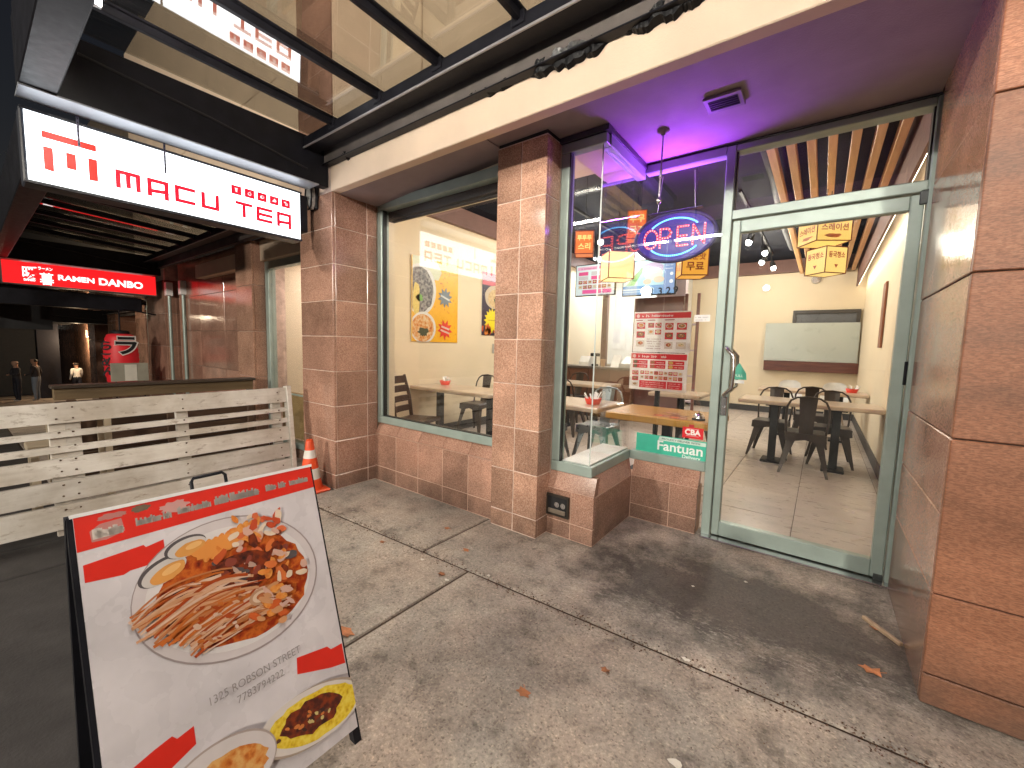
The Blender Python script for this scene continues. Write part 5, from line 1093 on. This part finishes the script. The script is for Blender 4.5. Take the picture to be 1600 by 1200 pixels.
table('second pale oak table behind the first one at the right wall', -.90, 8.75, .655, 9.45, TABLEW, ((-.47, 9.1), (.3, 9.1)))
table('pale oak table just behind the big window', -5.07, 4.12, -3.47, 4.82, TABLEW, ((-4.75, 4.47), (-3.72, 4.47)))
table('pale oak table behind the projecting display window', -3.15, 4.05, -1.88, 4.80, TABLEW, ((-2.58, 4.45),))
table('pale oak table in front of the brown counter', -4.35, 6.65, -2.95, 7.35, TABLEW, ((-3.9, 7.0), (-3.3, 7.0)))
table('small oak table partly hidden behind the menu board', -2.1, 6.3, -1.35, 7.0, TABLEW, ((-1.7, 6.65),))
table('yellow pine table inside the window beside the door', -1.76, 3.98, -.72, 4.72, TABLEY, ((-1.25, 4.42),), th=.075)
# white shell chairs
def shell(x, y, lab):
    t = thing('shell_chair', lab, 'chair', (x, y, 0), 'white moulded chairs')
    n = 9; vs = []
    for j, (yy, zz, w) in enumerate(((-.22, .52, .19), (-.08, .49, .22), (.10, .50, .22), (.18, .62, .22), (.22, .78, .21), (.25, .92, .17), (.255, .965, .10))):
        for i in range(n): u = i / (n - 1) * 2 - 1; vs.append((x + u * w, y + yy - .05 * u * u * (j > 2), zz + .04 * u * u * (j < 3)))
    vs += [(p[0], p[1] + .012, p[2] - .012) for p in vs]; N = 7 * n; fs = []
    for j in range(6):
        for i in range(n - 1): a = j * n + i; fs += [(a, a + 1, a + n + 1, a + n), (N + a, N + a + n, N + a + n + 1, N + a + 1)]
    b = B(); b.add(vs, fs, 0, True); b.build('shell', PLASTIC_W, t)
    for sx in (-1, 1):
        for sy in (-1, 1): B().cyl((x + sx * .1, y + sy * .1, .49), (x + sx * .2, y + sy * .2, 0), .018, .012, n=8).build('leg', TABLEW, t)
shell(-.48, 9.85, 'white moulded chair at the left behind the second table'); shell(.24, 9.85, 'white moulded chair by the right wall behind the second table')
# counter and things on it
t = thing('service_counter', 'dark brown wooden service counter at the back', 'counter', (-4.1, 8.55, 0))
for k in range(4): B().box(-5.08 + k * .49, 8.30, .06, -5.08 + (k + 1) * .49 - .012, 8.36, 1.06, .004).build('front_panel', COUNTERW, t)
B().box(-5.08, 8.33, 0, -3.12, 8.85, 1.05).build('carcass', COUNTERW, t); B().box(-5.09, 8.26, 1.06, -3.08, 8.9, 1.11, .008).build('worktop', mat('dark_worktop', (.09, .075, .07), .3), t)
def small(nm, lab, cat, b, m): return b.build(nm, m, label=lab, cat=cat)
small('receipt_printer', 'white receipt printer at the left end of the counter', 'printer', B().prism([(8.42, 1.111), (8.66, 1.111), (8.66, 1.30), (8.52, 1.33), (8.42, 1.20)], 'X', -4.42, -4.18), PLASTIC_W)
small('card_terminal', 'black card terminal on the counter beside the printer', 'terminal', B().box(-4.12, 8.44, 1.111, -4.0, 8.56, 1.16, .01).box(-4.08, 8.49, 1.16, -4.04, 8.53, 1.33).box(-4.17, 8.47, 1.33, -3.95, 8.52, 1.40, .01), BLACK)
small('paper_cup', 'tan paper cup on the counter', 'cup', B().lathe([(.045, 1.111), (.062, 1.27), (.066, 1.275)], (-3.86, 8.48, 0), 16), mat('tan_cup', (.55, .36, .22), .5))
small('tablet_stand', 'white tablet on a stand on the counter', 'tablet', B().prism([(8.42, 1.111), (8.55, 1.111), (8.62, 1.36), (8.60, 1.37)], 'X', -3.66, -3.48), PLASTIC_W)
small('cash_register', 'grey cash register at the right of the counter', 'register', B().box(-3.46, 8.40, 1.111, -3.15, 8.72, 1.20, .01).prism([(8.42, 1.20), (8.70, 1.20), (8.70, 1.34)], 'X', -3.42, -3.2), mat('register_grey', (.5, .5, .5), .4))
small('kitchen_hood', 'white cabinet hung on the kitchen wall', 'cabinet', B().box(-4.0, 10.9, 1.85, -3.1, 11.48, 2.35, .01), mat('cabinet_white', (.75, .77, .78), .3))
small('kitchen_bench', 'stainless kitchen bench behind the counter', 'bench', B().box(-5.0, 10.8, 0, -3.2, 11.48, 1.05, .01).box(-5.0, 10.78, 1.05, -3.2, 11.48, 1.08, .004), CHROME)
small('kitchen_post', 'brown post between counter and kitchen', 'post', B().box(-4.45, 9.6, 0, -4.32, 9.72, CZ - .005, .005), mat('brown_partition', (.13, .052, .042), .35))
small('wall_notice', 'white notices pinned to the kitchen wall', 'notice', B().box(-4.95, 11.485, 1.5, -4.55, 11.495, 2.0).box(-4.5, 11.485, 1.45, -4.2, 11.495, 1.9), PLASTIC_W)
small('wall_ledge', 'dark wooden ledge along the back wall below the frosted panel', 'ledge', B().box(-1.16, 12.02, 1.08, .665, 12.195, 1.32, .006), BEAMW)
small('frosted_panel', 'pale frosted glass panel above the ledge on the back wall', 'panel', B().box(-1.18, 12.10, 1.322, .64, 12.115, 2.24, .004), mat('frosted', (.50, .54, .50), .3, var=.06, vs=1.5))
t = thing('serving_hatch', 'dark framed serving hatch high in the back wall', 'hatch', (0, 12.15, 2.2))
B().box(-.64, 12.13, 2.46, .625, 12.196, 2.54, .004).box(-.64, 12.13, 2.0, -.57, 12.196, 2.46, .004).box(.55, 12.13, 2.0, .625, 12.196, 2.46, .004).build('frame', mat('hatch_dark', (.05, .045, .045), .4), t); B().box(-.57, 12.17, 2.0, .55, 12.19, 2.46).build('opening', mat('hatch_grey', (.12, .13, .15), .3), t)
for x, z, lab in ((-1.25, 3.12, 'left'), (-.25, 3.25, 'right')): small('wall_sconce', 'small round fitting on the back wall, the %s one' % lab, 'fitting', B().cyl((x, 12.195, z), (x, 12.14, z), .10, .085, n=20).cyl((x, 12.14, z), (x, 12.12, z), .04, n=14), CHROME)  # round discs modelled as wall sconces
small('wall_board', 'narrow vertical wooden board hung on the right hand wall', 'board', B().box(.640, 7.85, 1.62, .665, 8.15, 2.55, .004), wood('art_board', (.28, .10, .05), (.16, .05, .03), 'Z'))
# table things
def basket(x, y, lab, s_=1.0):
    t = thing('napkin_basket', lab, 'basket', (x, y, .86), 'red baskets on the tables')
    B().lathe([(.075 * s_, .862), (.10 * s_, .93), (.092 * s_, .93), (.068 * s_, .87)], (x, y, 0), 16).build('basket', RED_PL, t); b = B(); rb = random.Random(int(x * 100))
    for k in range(12): a = rb.uniform(0, 6); b.beam((x + .03 * cos(a), y + .03 * sin(a), .875), (x + .11 * cos(a), y + .11 * sin(a), rb.uniform(.95, 1.0)), .02, .003)
    b.build('napkins', PLASTIC_W, t)
basket(-2.08, 4.35, 'red napkin basket on the table behind the display window'); basket(-4.80, 4.62, 'red condiment tray on the table at the big window', .9); basket(.45, 9.1, 'red basket on the second table at the right wall', .9)
t = thing('service_bell', 'chrome service bell on the yellow pine table', 'bell', (-.88, 4.10, .86)); B().lathe([(.058, .861), (.058, .875)], (-.88, 4.10, 0), 20).build('base', BLACK, t); B().lathe([(.052, .878), (.05, .895), (.035, .918), (.008, .928)], (-.88, 4.10, 0), 20).cyl((-.88, 4.10, .928), (-.88, 4.10, .945), .006, n=8).build('dome', CHROME, t)
for i, (x, y, r, c_) in enumerate(((-1.22, 4.12, .2, (.45, .10, .05)), (-1.08, 4.20, -.15, (.20, .06, .04)), (-1.05, 4.06, .1, (.5, .14, .06)), (-1.18, 4.32, -.3, (.4, .2, .12)))):
    u_ = Vector((cos(r), sin(r), 0)); v_ = Vector((-sin(r), cos(r), 0)); o_ = Vector((x, y, .8604 + i * .0012)); p = Print(o_, u_, v_, (0, 0, 1), base=0); p.rect(-.08, -.055, .08, .055, pr(c_)); p.layer(); p.rect(-.06, -.04, .0, .03, pr(tuple(min(1, k * 1.6) for k in c_))); p.rect(.02, -.03, .07, .0, pr((.7, .5, .3)))
    p.build('menu_leaflet', label=('orange menu leaflet at the left of the yellow table', 'dark red menu leaflet in the middle of the yellow table', 'orange menu leaflet at the front edge of the yellow table', 'brown menu leaflet at the back of the yellow table')[i], cat='leaflet', group='leaflets on the yellow table')
# menu board on a stand
def dishes(p, a0, b0, a1, b1, nx, ny, seed, e=0.0):
    r = random.Random(seed)
    for i in range(nx):
        for j in range(ny):
            x = a0 + (a1 - a0) * (i + .5) / nx; y = b0 + (b1 - b0) * (j + .5) / ny; w = (a1 - a0) / nx * .42; h = (b1 - b0) / ny * .36
            p.rect(x - w, y - h, x + w, y + h * .98, pr((.55, .03, .04) if (i + j) % 3 else (.62, .56, .50), e)); p.k += .3
            p.ell(x, y + h * .12, w * .82, h * .70, pr([(.70, .66, .60), (.10, .08, .07), (.60, .58, .52)][(i * 2 + j) % 3], e), n=18); p.k += .3
            p.ell(x, y + h * .12, w * .64, h * .54, pr([(.58, .20, .05), (.42, .10, .03), (.62, .40, .16), (.30, .14, .06), (.66, .54, .36)][r.randrange(5)], e), n=16, jag=.06); p.k += .3
            for q in range(3): p.ell(x + r.uniform(-.4, .4) * w, y + h * .12 + r.uniform(-.3, .3) * h, w * .16, h * .12, pr([(.7, .35, .1), (.2, .3, .08), (.7, .6, .4)][q], e), n=8)
            p.k += .2
mb = thing('menu_board', 'white stand with two red and white photo menus behind the yellow table', 'menu board', (-1.53, 4.95, 0))
B().box(-1.87, 4.955, 1.475, -1.205, 4.975, 1.955, .004).build('board', PLASTIC_W, mb); B().box(-1.885, 4.935, 1.02, -1.215, 4.955, 1.468, .004).build('board', PLASTIC_W, mb)
B().cyl((-1.55, 4.985, .03), (-1.55, 4.985, 1.9), .03, n=10).box(-1.85, 4.8, 0, -1.25, 5.2, .03, .01).build('stand', BLACK, mb)
RB_ = pr((.58, .02, .035)); WB = pr((.80, .78, .76)); INKD = pr((.20, .05, .05))
p = Print((-1.87, 4.955, 1.475), (1, 0, 0), (0, 0, 1), (0, -1, 0), step=.0004); p.rect(.01, .40, .655, .465, RB_); p.layer(); scribble(p, .10, .418, .36, .03, WB, 4); p.ell(.05, .432, .02, .022, pr((.75, .5, .5)))
dishes(p, .03, .05, .15, .37, 1, 3, 1); dishes(p, .17, .20, .34, .36, 2, 2, 2); dishes(p, .37, .03, .48, .36, 1, 3, 3); dishes(p, .50, .03, .63, .36, 1, 3, 5)
for k in range(5): scribble(p, .17, .04 + k * .028, .17, .012, INKD, 30 + k)
for x, w_ in ((.03, .08), (.17, .09), (.37, .11)): p.rect(x, .375, x + w_, .385, pr((.30, .05, .06)))
p.build('printed_menu', mb)
p = Print((-1.885, 4.935, 1.02), (1, 0, 0), (0, 0, 1), (0, -1, 0), step=.0004); p.rect(.01, .372, .66, .438, RB_); p.layer(); scribble(p, .10, .39, .36, .03, WB, 8); p.ell(.05, .405, .02, .022, pr((.75, .5, .5)))
for i in range(3):
    for j in range(2): a = .035 + i * .21; b_ = .265 + j * .05; p.rect(a, b_, a + .18, b_ + .044, RB_); p.k += .3; p.ell(a + .032, b_ + .022, .026, .018, pr([(.12, .12, .06), (.3, .1, .04), (.6, .4, .12)][i])); scribble(p, a + .075, b_ + .014, .09, .014, WB, 50 + i * 2 + j)
dishes(p, .13, .125, .63, .24, 9, 2, 9); dishes(p, .03, .03, .12, .24, 1, 3, 12)
p.rect(.13, .03, .45, .115, RB_); p.rect(.46, .03, .63, .115, RB_); p.layer()
for k in range(3): scribble(p, .15, .042 + k * .024, .27, .010, WB, 70 + k); scribble(p, .475, .042 + k * .024, .13, .010, WB, 80 + k)
p.build('printed_menu', mb)
# screens
def screen(lab, x0, x1, z0, z1, kind):
    t = thing('menu_screen', lab, 'screen', ((x0 + x1) / 2, 8.0, z0), 'menu screens'); B().box(x0, 8.0, z0, x1, 8.06, z1, .008).build('bezel', BLACK, t); B().cyl(((x0 + x1) / 2, 8.05, z1 - .1), ((x0 + x1) / 2, 8.05, CZ - .005), .02, n=8).build('ceiling_mount', BLACK, t)
    p = Print((x0 + .02, 8.0, z0 + .02), (1, 0, 0), (0, 0, 1), (0, -1, 0)); w, h = x1 - x0 - .04, z1 - z0 - .04
    if kind == 0:
        p.rect(0, 0, w, h, pr((.72, .86, .90), 0.30)); p.layer(); p.rect(.03, h - .10, w - .03, h - .03, pr((.85, .45, .62), 0.30)); p.layer(); scribble(p, .12, h - .085, w - .2, .035, pr((.5, .1, .3), 0.27), 6)
        for i in range(3):
            for j in range(2): a = .06 + i * .29; b_ = h - .30 + j * .09; p.rect(a, b_, a + .22, b_ + .075, pr((.80, .10, .30), 0.28) if (i + j) % 2 else pr((.62, .60, .62), 0.27))
        dishes(p, .05, .12, w - .05, .32, 7, 2, 77, .27); p.rect(.16, .03, w - .28, .11, pr((.85, .12, .38), 0.30)); p.rect(w - .25, .03, w - .05, .11, pr((.85, .12, .38), 0.30))
    else:
        p.rect(0, 0, w, h, pr((.42, .72, .86), 0.30)); p.layer(); p.poly([(0, .18), (.12, .18), (.42, h), (.30, h)], pr((.80, .86, .88), 0.30)); p.poly([(.05, .18), (.22, .18), (.42, .50), (.36, .52)], pr((.20, .62, .22), 0.27)); p.rect(0, 0, w, .17, pr((.14, .36, .72), 0.30)); p.layer()
        p.rect(0, .09, w * .62, .115, pr((.70, .85, .95), 0.30)); p.rect(0, .05, w * .5, .065, pr((.6, .8, .95), 0.30)); p.rect(w - .2, .06, w, h, pr((.20, .34, .68), 0.30)); p.layer()
        p.ell(.58, .48, .20, .12, pr((.52, .40, .68), 0.28), jag=.06); p.layer(); p.ell(.60, .38, .18, .12, pr((.72, .76, .72), 0.28), jag=.08); p.layer(); p.ell(.48, .24, .08, .05, pr((.85, .60, .45), 0.28)); p.ell(.70, .27, .10, .06, pr((.80, .66, .50), 0.28)); p.layer()
        for k in range(3): scribble(p, w - .18, h - .08 - k * .06, .14, .02, pr((.8, .9, 1), 0.33), 90 + k)
        p.ell(w - .06, .22, .035, .035, pr((.85, .92, 1), 0.33)); p.ell(w - .06, .36, .03, .03, pr((.85, .92, 1), 0.33))
    p.build('display', t)
screen('white and pink menu screen above the counter, the left one', -4.36, -3.45, 2.60, 3.26, 0); screen('blue and green picture screen above the counter, the right one', -3.30, -2.27, 2.55, 3.24, 1)
# wall posters on the left wall
def poster(lab, y0, y1, z0, z1, kind):
    t = thing('wall_poster', lab, 'poster', (LX + .01, (y0 + y1) / 2, z0), 'food posters on the cream wall'); B().box(LX + .002, y0, z0, LX + .014, y1, z1, .002).build('sheet', PLASTIC_W, t)
    p = Print((LX + .014, y0, z0), (0, 1, 0), (0, 0, 1), (1, 0, 0)); w, h = y1 - y0, z1 - z0; r = random.Random(kind)
    p.clip = (0, 0, w, h)
    if kind == 0:
        p.rect(0, 0, w, h, pr((.86, .44, .012))); p.layer()
        for k in range(50): p.ell(r.uniform(.42, 1) * w, r.uniform(0, 1) * h, r.uniform(.004, .014), r.uniform(.004, .02), pr((.60, .22, .02)), r.uniform(0, 3), n=8)
        p.layer(); p.poly([(.02, h), (.5 * w, h), (.62 * w, .86 * h), (.55 * w, .76 * h), (.02, .76 * h)], pr((.62, .66, .50))); p.layer()
        p.ell(.18 * w, .62 * h, .32 * w, .30 * h, pr((.66, .66, .66)), n=40); p.layer(); p.ell(.16 * w, .61 * h, .28 * w, .27 * h, food('black_bean', [(.03, .025, .03), (.11, .10, .11), (.30, .28, .27)], 22, 5), n=36, jag=.04); p.layer()
        p.ell(.02 * w + .08, .5 * h, .07, .26, food('jajang_noodle', [(.62, .45, .10), (.78, .62, .18)], 40, 4), n=20, jag=.1); p.ell(.16, .52 * h, .07, .055, pr((.16, .38, .06)), jag=.2); p.layer()
        p.ell(.24 * w, .17 * h, .26 * w, .19 * h, pr((.72, .70, .68)), n=36); p.layer(); p.ell(.23 * w, .165 * h, .225 * w, .165 * h, food('spicy_soup', [(.45, .08, .02), (.66, .28, .06), (.74, .55, .34)], 20, 4), n=30); p.layer(); p.ell(.24 * w, .12 * h, .1, .07, pr((.05, .06, .03)), jag=.25); p.layer()
        p.star(.70 * w, .56 * h, .10, .17, 10, pr((.16, .20, .24)), .2); p.star(.70 * w, .16 * h, .10, .175, 9, pr((.72, .04, .02)), .5); p.layer(); p.line((.60 * w, .585 * h), (.80 * w, .535 * h), .03, pr((.6, .62, .62))); p.line((.62 * w, .20 * h), (.80 * w, .165 * h), .03, pr((.7, .5, .45))); p.line((.60 * w, .155 * h), (.80 * w, .115 * h), .03, pr((.7, .5, .45)))
        p.rect(0, 0, w * .02, h, pr((.8, .5, .1)))
    else:
        p.rect(0, 0, w, h, pr((.035, .02, .045))); p.layer(); p.rect(0, .88 * h, w, h, pr((.62, .03, .05))); p.rect(0, .80 * h, w, .87 * h, pr((.60, .12, .16))); p.layer(); p.ell(.36, .62 * h, .28, .22, pr((.55, .45, .33)), jag=.03); p.layer(); p.ell(.38, .60 * h, .21, .17, food('broth_tan', [(.45, .28, .12), (.70, .52, .28)], 20, 4)); p.layer(); p.ell(.40, .58 * h, .06, .05, pr((.1, .1, .05)), jag=.2); p.star(.30, .24 * h, .17, .24, 16, pr((.85, .68, .02))); p.layer(); scribble(p, .17, .235 * h, .26, .03, pr((.3, .2, .02)), 3)
        for k in range(24): p.ell(r.uniform(0, w), r.uniform(0, .13) * h, .03, r.uniform(.03, .09), pr([(.75, .22, .03), (.6, .1, .02)][k % 2]), jag=.2, n=10)
        for k in range(30): p.ell(r.uniform(0, w), r.uniform(.3, .78) * h, .008, .008, pr((.35, .3, .3)), n=6)
    p.build('print', t)
poster('yellow food poster with two noodle bowls on the left wall', 4.16, 5.17, 1.54, 2.85, 0); poster('dark food poster with a yellow starburst, partly hidden by the pillar', 5.80, 6.75, 1.70, 2.86, 1)
small('wall_socket', 'pale double socket on the cream wall below the dark poster', 'socket', B().box(LX + .001, 6.13, 1.36, LX + .016, 6.23, 1.54, .003), mat('socket_grey', (.45, .42, .38), .4))
# hanging paper box lanterns
def lantern(lab, x, y, z0, w, h, rz, col, st, words, two=None, ink=(.45, .05, .02)):
    t = thing('box_lantern', lab, 'lantern', (x, y, z0), 'paper box lanterns'); r = radians(rz); ux = Vector((cos(r), sin(r), 0)); uy = Vector((-sin(r), cos(r), 0)); c0 = Vector((x, y, 0))
    m = emis('lantern_paper_%d' % (len(MATS)), col, st); E_ = mat('lantern_edge', (.20, .03, .02), .6)
    vs = [c0 + ux * sx * w / 2 + uy * sy * w / 2 + Vector((0, 0, z)) for z in (z0, z0 + h) for sx, sy in ((-1, -1), (1, -1), (1, 1), (-1, 1))]
    B().add(vs, [(0, 3, 2, 1), (4, 5, 6, 7), (0, 1, 5, 4), (1, 2, 6, 5), (2, 3, 7, 6), (3, 0, 4, 7)]).build('shade', m, t)
    b = B()
    for i in range(4): b.cyl(vs[i], vs[4 + i], .006, n=6); b.cyl(vs[i], vs[(i + 1) % 4], .006, n=6); b.cyl(vs[4 + i], vs[4 + (i + 1) % 4], .006, n=6)
    b.build('frame', E_, t); B().cyl((x, y, z0 + h), (x, y, min(3.6, CZ)), .004, n=6).build('cord', BLACK, t)
    for i, face in enumerate(((-uy, ux), (-ux, -uy), (ux, uy))):
        n_, rr_ = face; p = Print(c0 + n_ * w / 2 + Vector((0, 0, z0)), rr_, (0, 0, 1), n_, base=.004)
        for k, (s_, sz) in enumerate(words): p.text(s_, 0, h * (.60 - .40 * k) if len(words) > 1 else h * .42, h * sz, pr(ink, .5) if ink[1] > .3 else pr(ink), .002, center=True, width=w * .78 if len(s_) > 2 else None)
        if two: p.ell(0, h * .2, w * .25, h * .08, pr((.60, .14, .02)), jag=.3, n=14)
        if words: p.build('characters', t)
    return t
lantern('small red paper lantern left of the OPEN sign reflection', -2.48, 4.75, 2.66, .22, .27, 25, (.85, .20, .05), .42, (('루루루', .26), ('스리', .32)), ink=(1, .75, .25))
lantern('glowing white and orange blank paper lantern in front of the left screen', -1.95, 4.55, 2.29, .29, .29, 42, (1.0, .68, .30), .75, ())
lantern('red paper lantern touching the left edge of the OPEN sign', -1.78, 4.65, 2.73, .20, .30, 20, (.90, .17, .02), .45, (('무무', .3), ('국기', .3)), ink=(1, .75, .25))
lantern('orange paper lantern with spicy free lettering below the OPEN sign', -1.14, 4.55, 2.26, .25, .26, 28, (.95, .42, .05), .45, (('매운맛', .27), ('무료', .36)))
lantern('upper of the two yellow paper lanterns seen through the door', -.09, 6.0, 2.76, .36, .27, 32, (.95, .58, .14), .48, (('스레이션', .3), ), True)
lantern('lower of the two yellow paper lanterns seen through the door', -.05, 6.1, 2.43, .27, .29, 45, (.95, .62, .18), .50, (('동국청소', .26), ('▼', .16)))

# ================================================================== WINDOW SIGNS
os_ = thing('open_sign', 'oval OPEN sign with red letters and blue LED arcs hanging behind the window', 'sign', (-1.09, 3.70, 2.25))
ox, oz, oy, ra, rb = -1.09, 2.468, 3.72, .335, .205
def oval(k, y0, y1, ra_, rb_):
    n = 40; vs = [(ox + ra_ * cos(2 * pi * i / n), y, oz + rb_ * sin(2 * pi * i / n)) for y in (y0, y1) for i in range(n)]
    return B().add(vs, [list(range(n)), list(range(n, 2 * n))[::-1]] + [(i, (i + 1) % n, n + (i + 1) % n, n + i) for i in range(n)])
oval(0, oy - .012, oy + .03, ra, rb).build('housing', mat('sign_navy', (.02, .015, .10), .35), os_)
oval(0, oy - .016, oy - .0125, ra * .95, rb * .94).build('panel', mat('sign_panel', (.03, .02, .16), .2, emit=.13, ecol=(.12, .03, .9)), os_)
B().tube([(ox + ra * cos(2 * pi * i / 40), oy - .012, oz + rb * sin(2 * pi * i / 40)) for i in range(40)], .014, 8, closed=True).build('rim', mat('sign_rim', (.06, .05, .16), .3), os_)
LR_ = emis('led_red', (1.0, .12, .16), 3.6); LB_ = emis('led_blue', (.12, .55, 1.0), 3.2); HR = emis('led_red_halo', (1.0, .010, .05), .42); HB = emis('led_blue_halo', (.01, .16, 1.0), .5)
def dots(nm, pts, m, r=.0062):
    b = B()
    for x, z in pts: b.cyl((x, oy - .0165, z), (x, oy - .024, z), r, r * .6, n=7)
    b.build(nm, m, os_)
def seg(a, b, st=.0235):
    n = max(1, int(round(((a[0] - b[0]) ** 2 + (a[1] - b[1]) ** 2) ** .5 / st))); return [(a[0] + (b[0] - a[0]) * i / n, a[1] + (b[1] - a[1]) * i / n) for i in range(n + 1)]
def halo(nm, polys, w, m):
    p = Print((0, oy - .0162, 0), (1, 0, 0), (0, 0, 1), (0, -1, 0), base=.0003)
    for q in polys: p.ribbon(q, w, m); p.k += .2
    p.build(nm, os_)
H2 = .078; LT = {}
def lx_(c, dx, dz): return (ox + c + dx, oz + dz)
O_ = [lx_(-.195, .058 * cos(a), H2 * sin(a)) for a in [2 * pi * i / 18 for i in range(18)]]
PP = seg(lx_(-.115, 0, -H2), lx_(-.115, 0, H2)) + seg(lx_(-.09, 0, H2), lx_(-.04, 0, H2 * .9)) + seg(lx_(-.022, 0, H2 * .5), lx_(-.03, 0, H2 * .1)) + seg(lx_(-.05, 0, -.002), lx_(-.095, 0, -.002))
EE = seg(lx_(.03, 0, -H2), lx_(.03, 0, H2)) + seg(lx_(.055, 0, H2), lx_(.115, 0, H2)) + seg(lx_(.055, 0, 0), lx_(.105, 0, 0)) + seg(lx_(.055, 0, -H2), lx_(.115, 0, -H2))
NN = seg(lx_(.155, 0, -H2), lx_(.155, 0, H2)) + seg(lx_(.172, 0, H2 * .6), lx_(.225, 0, -H2 * .7)) + seg(lx_(.245, 0, -H2), lx_(.245, 0, H2))
halo('letter_glow', [O_ + O_[:1], [lx_(-.115, 0, -H2), lx_(-.115, 0, H2), lx_(-.05, 0, H2), lx_(-.022, 0, H2 * .5), lx_(-.05, 0, 0), lx_(-.115, 0, 0)], [lx_(.115, 0, H2), lx_(.03, 0, H2), lx_(.03, 0, -H2), lx_(.115, 0, -H2)], [lx_(.03, 0, 0), lx_(.105, 0, 0)], [lx_(.155, 0, -H2), lx_(.155, 0, H2), lx_(.245, 0, -H2), lx_(.245, 0, H2)]], .017, HR)
for nm, q in (('letter', O_), ('letter', PP), ('letter', EE), ('letter', NN)): dots(nm, q, LR_)
for s_ in (1, -1):
    arc = [(ox + .25 * cos(a) * .93, oz + s_ * (.155 * sin(a) + .0)) for a in [radians(38 + 104 * i / 24) for i in range(25)]]
    halo('arc_glow', [arc], .016, HB); dots('led_arc', arc, LB_, .0058)
for x in (ox - .16, ox + .16): B().cyl((x, oy, oz + .17), (x + .03 * (1 if x < ox else -1), oy + .02, 3.0), .003, n=6).build('hanging_wire', CHROME, os_)
ol = lamp('open_glow', 'AREA', (ox, oy - .035, oz + rb + .015), 9, (.36, .06, 1.0), .5, (radians(-158), 0, 0), parent=os_); ol.data.shape = 'RECTANGLE'; ol.data.size = .42 * S; ol.data.size_y = .05 * S
B().box(ox - .22, oy - .045, oz + rb + .002, ox + .22, oy + .005, oz + rb + .010, .002).build('added_lamp_bar', mat('sign_navy', (.02, .015, .10), .35), os_)  # bar added under the lamp that throws the purple glow upward
# window stickers
t = thing('window_sticker', 'teal Fantuan delivery sticker at the bottom of the window', 'sticker', (-.99, 3.608, .58), 'stickers on the window')
p = Print((-1.285, 3.611, .585), (1, 0, 0), (0, 0, 1), (0, -1, 0), base=0); w, h = .585, .175
p.rect(0, 0, w, h, pr((.06, .50, .36))); p.layer(); p.poly([(.195, .135), (w - .005, .135), (w - .005, .165), (.205, .170)], pr((.62, .76, .70))); p.layer(); p.text('PROUDLY DELIVER WITH', .225, .143, .024, pr((.08, .18, .15)), .0005, width=.31); p.text('Fantuan', .19, .052, .115, pr((.85, .92, .90)), .0022, width=.37); p.text('Delivery', .40, .014, .04, pr((.85, .92, .90)), .0008, width=.145)
p.build('print', t)
t = thing('window_sticker', 'small red CBA sticker above the teal one', 'sticker', (-.81, 3.608, .775), 'stickers on the window')
p = Print((-.895, 3.611, .775), (1, 0, 0), (0, 0, 1), (0, -1, 0), base=0); p.rect(0, 0, .165, .092, pr((.66, .02, .03))); p.layer(); p.text('CBA', .0825, .03, .062, pr((.85, .8, .78)), .0025, center=True, width=.125); p.rect(.03, .018, .13, .021, pr((.8, .6, .6))); p.rect(.03, .078, .13, .081, pr((.8, .6, .6))); p.rect(.05, .092, .09, .115, pr((.45, .03, .04))); p.build('print', t)
t = thing('window_sticker', 'small white hours notice on the glass beside the photo menu', 'sticker', (-.9, 3.608, 1.72), 'stickers on the window')
p = Print((-.86, 3.611, 1.74), (1, 0, 0), (0, 0, 1), (0, -1, 0), base=0); p.rect(0, 0, .12, .055, pr((.75, .73, .72))); p.layer(); scribble(p, .01, .03, .1, .012, pr((.3, .3, .3)), 9); scribble(p, .01, .01, .08, .01, pr((.3, .3, .3)), 10); p.build('print', t)
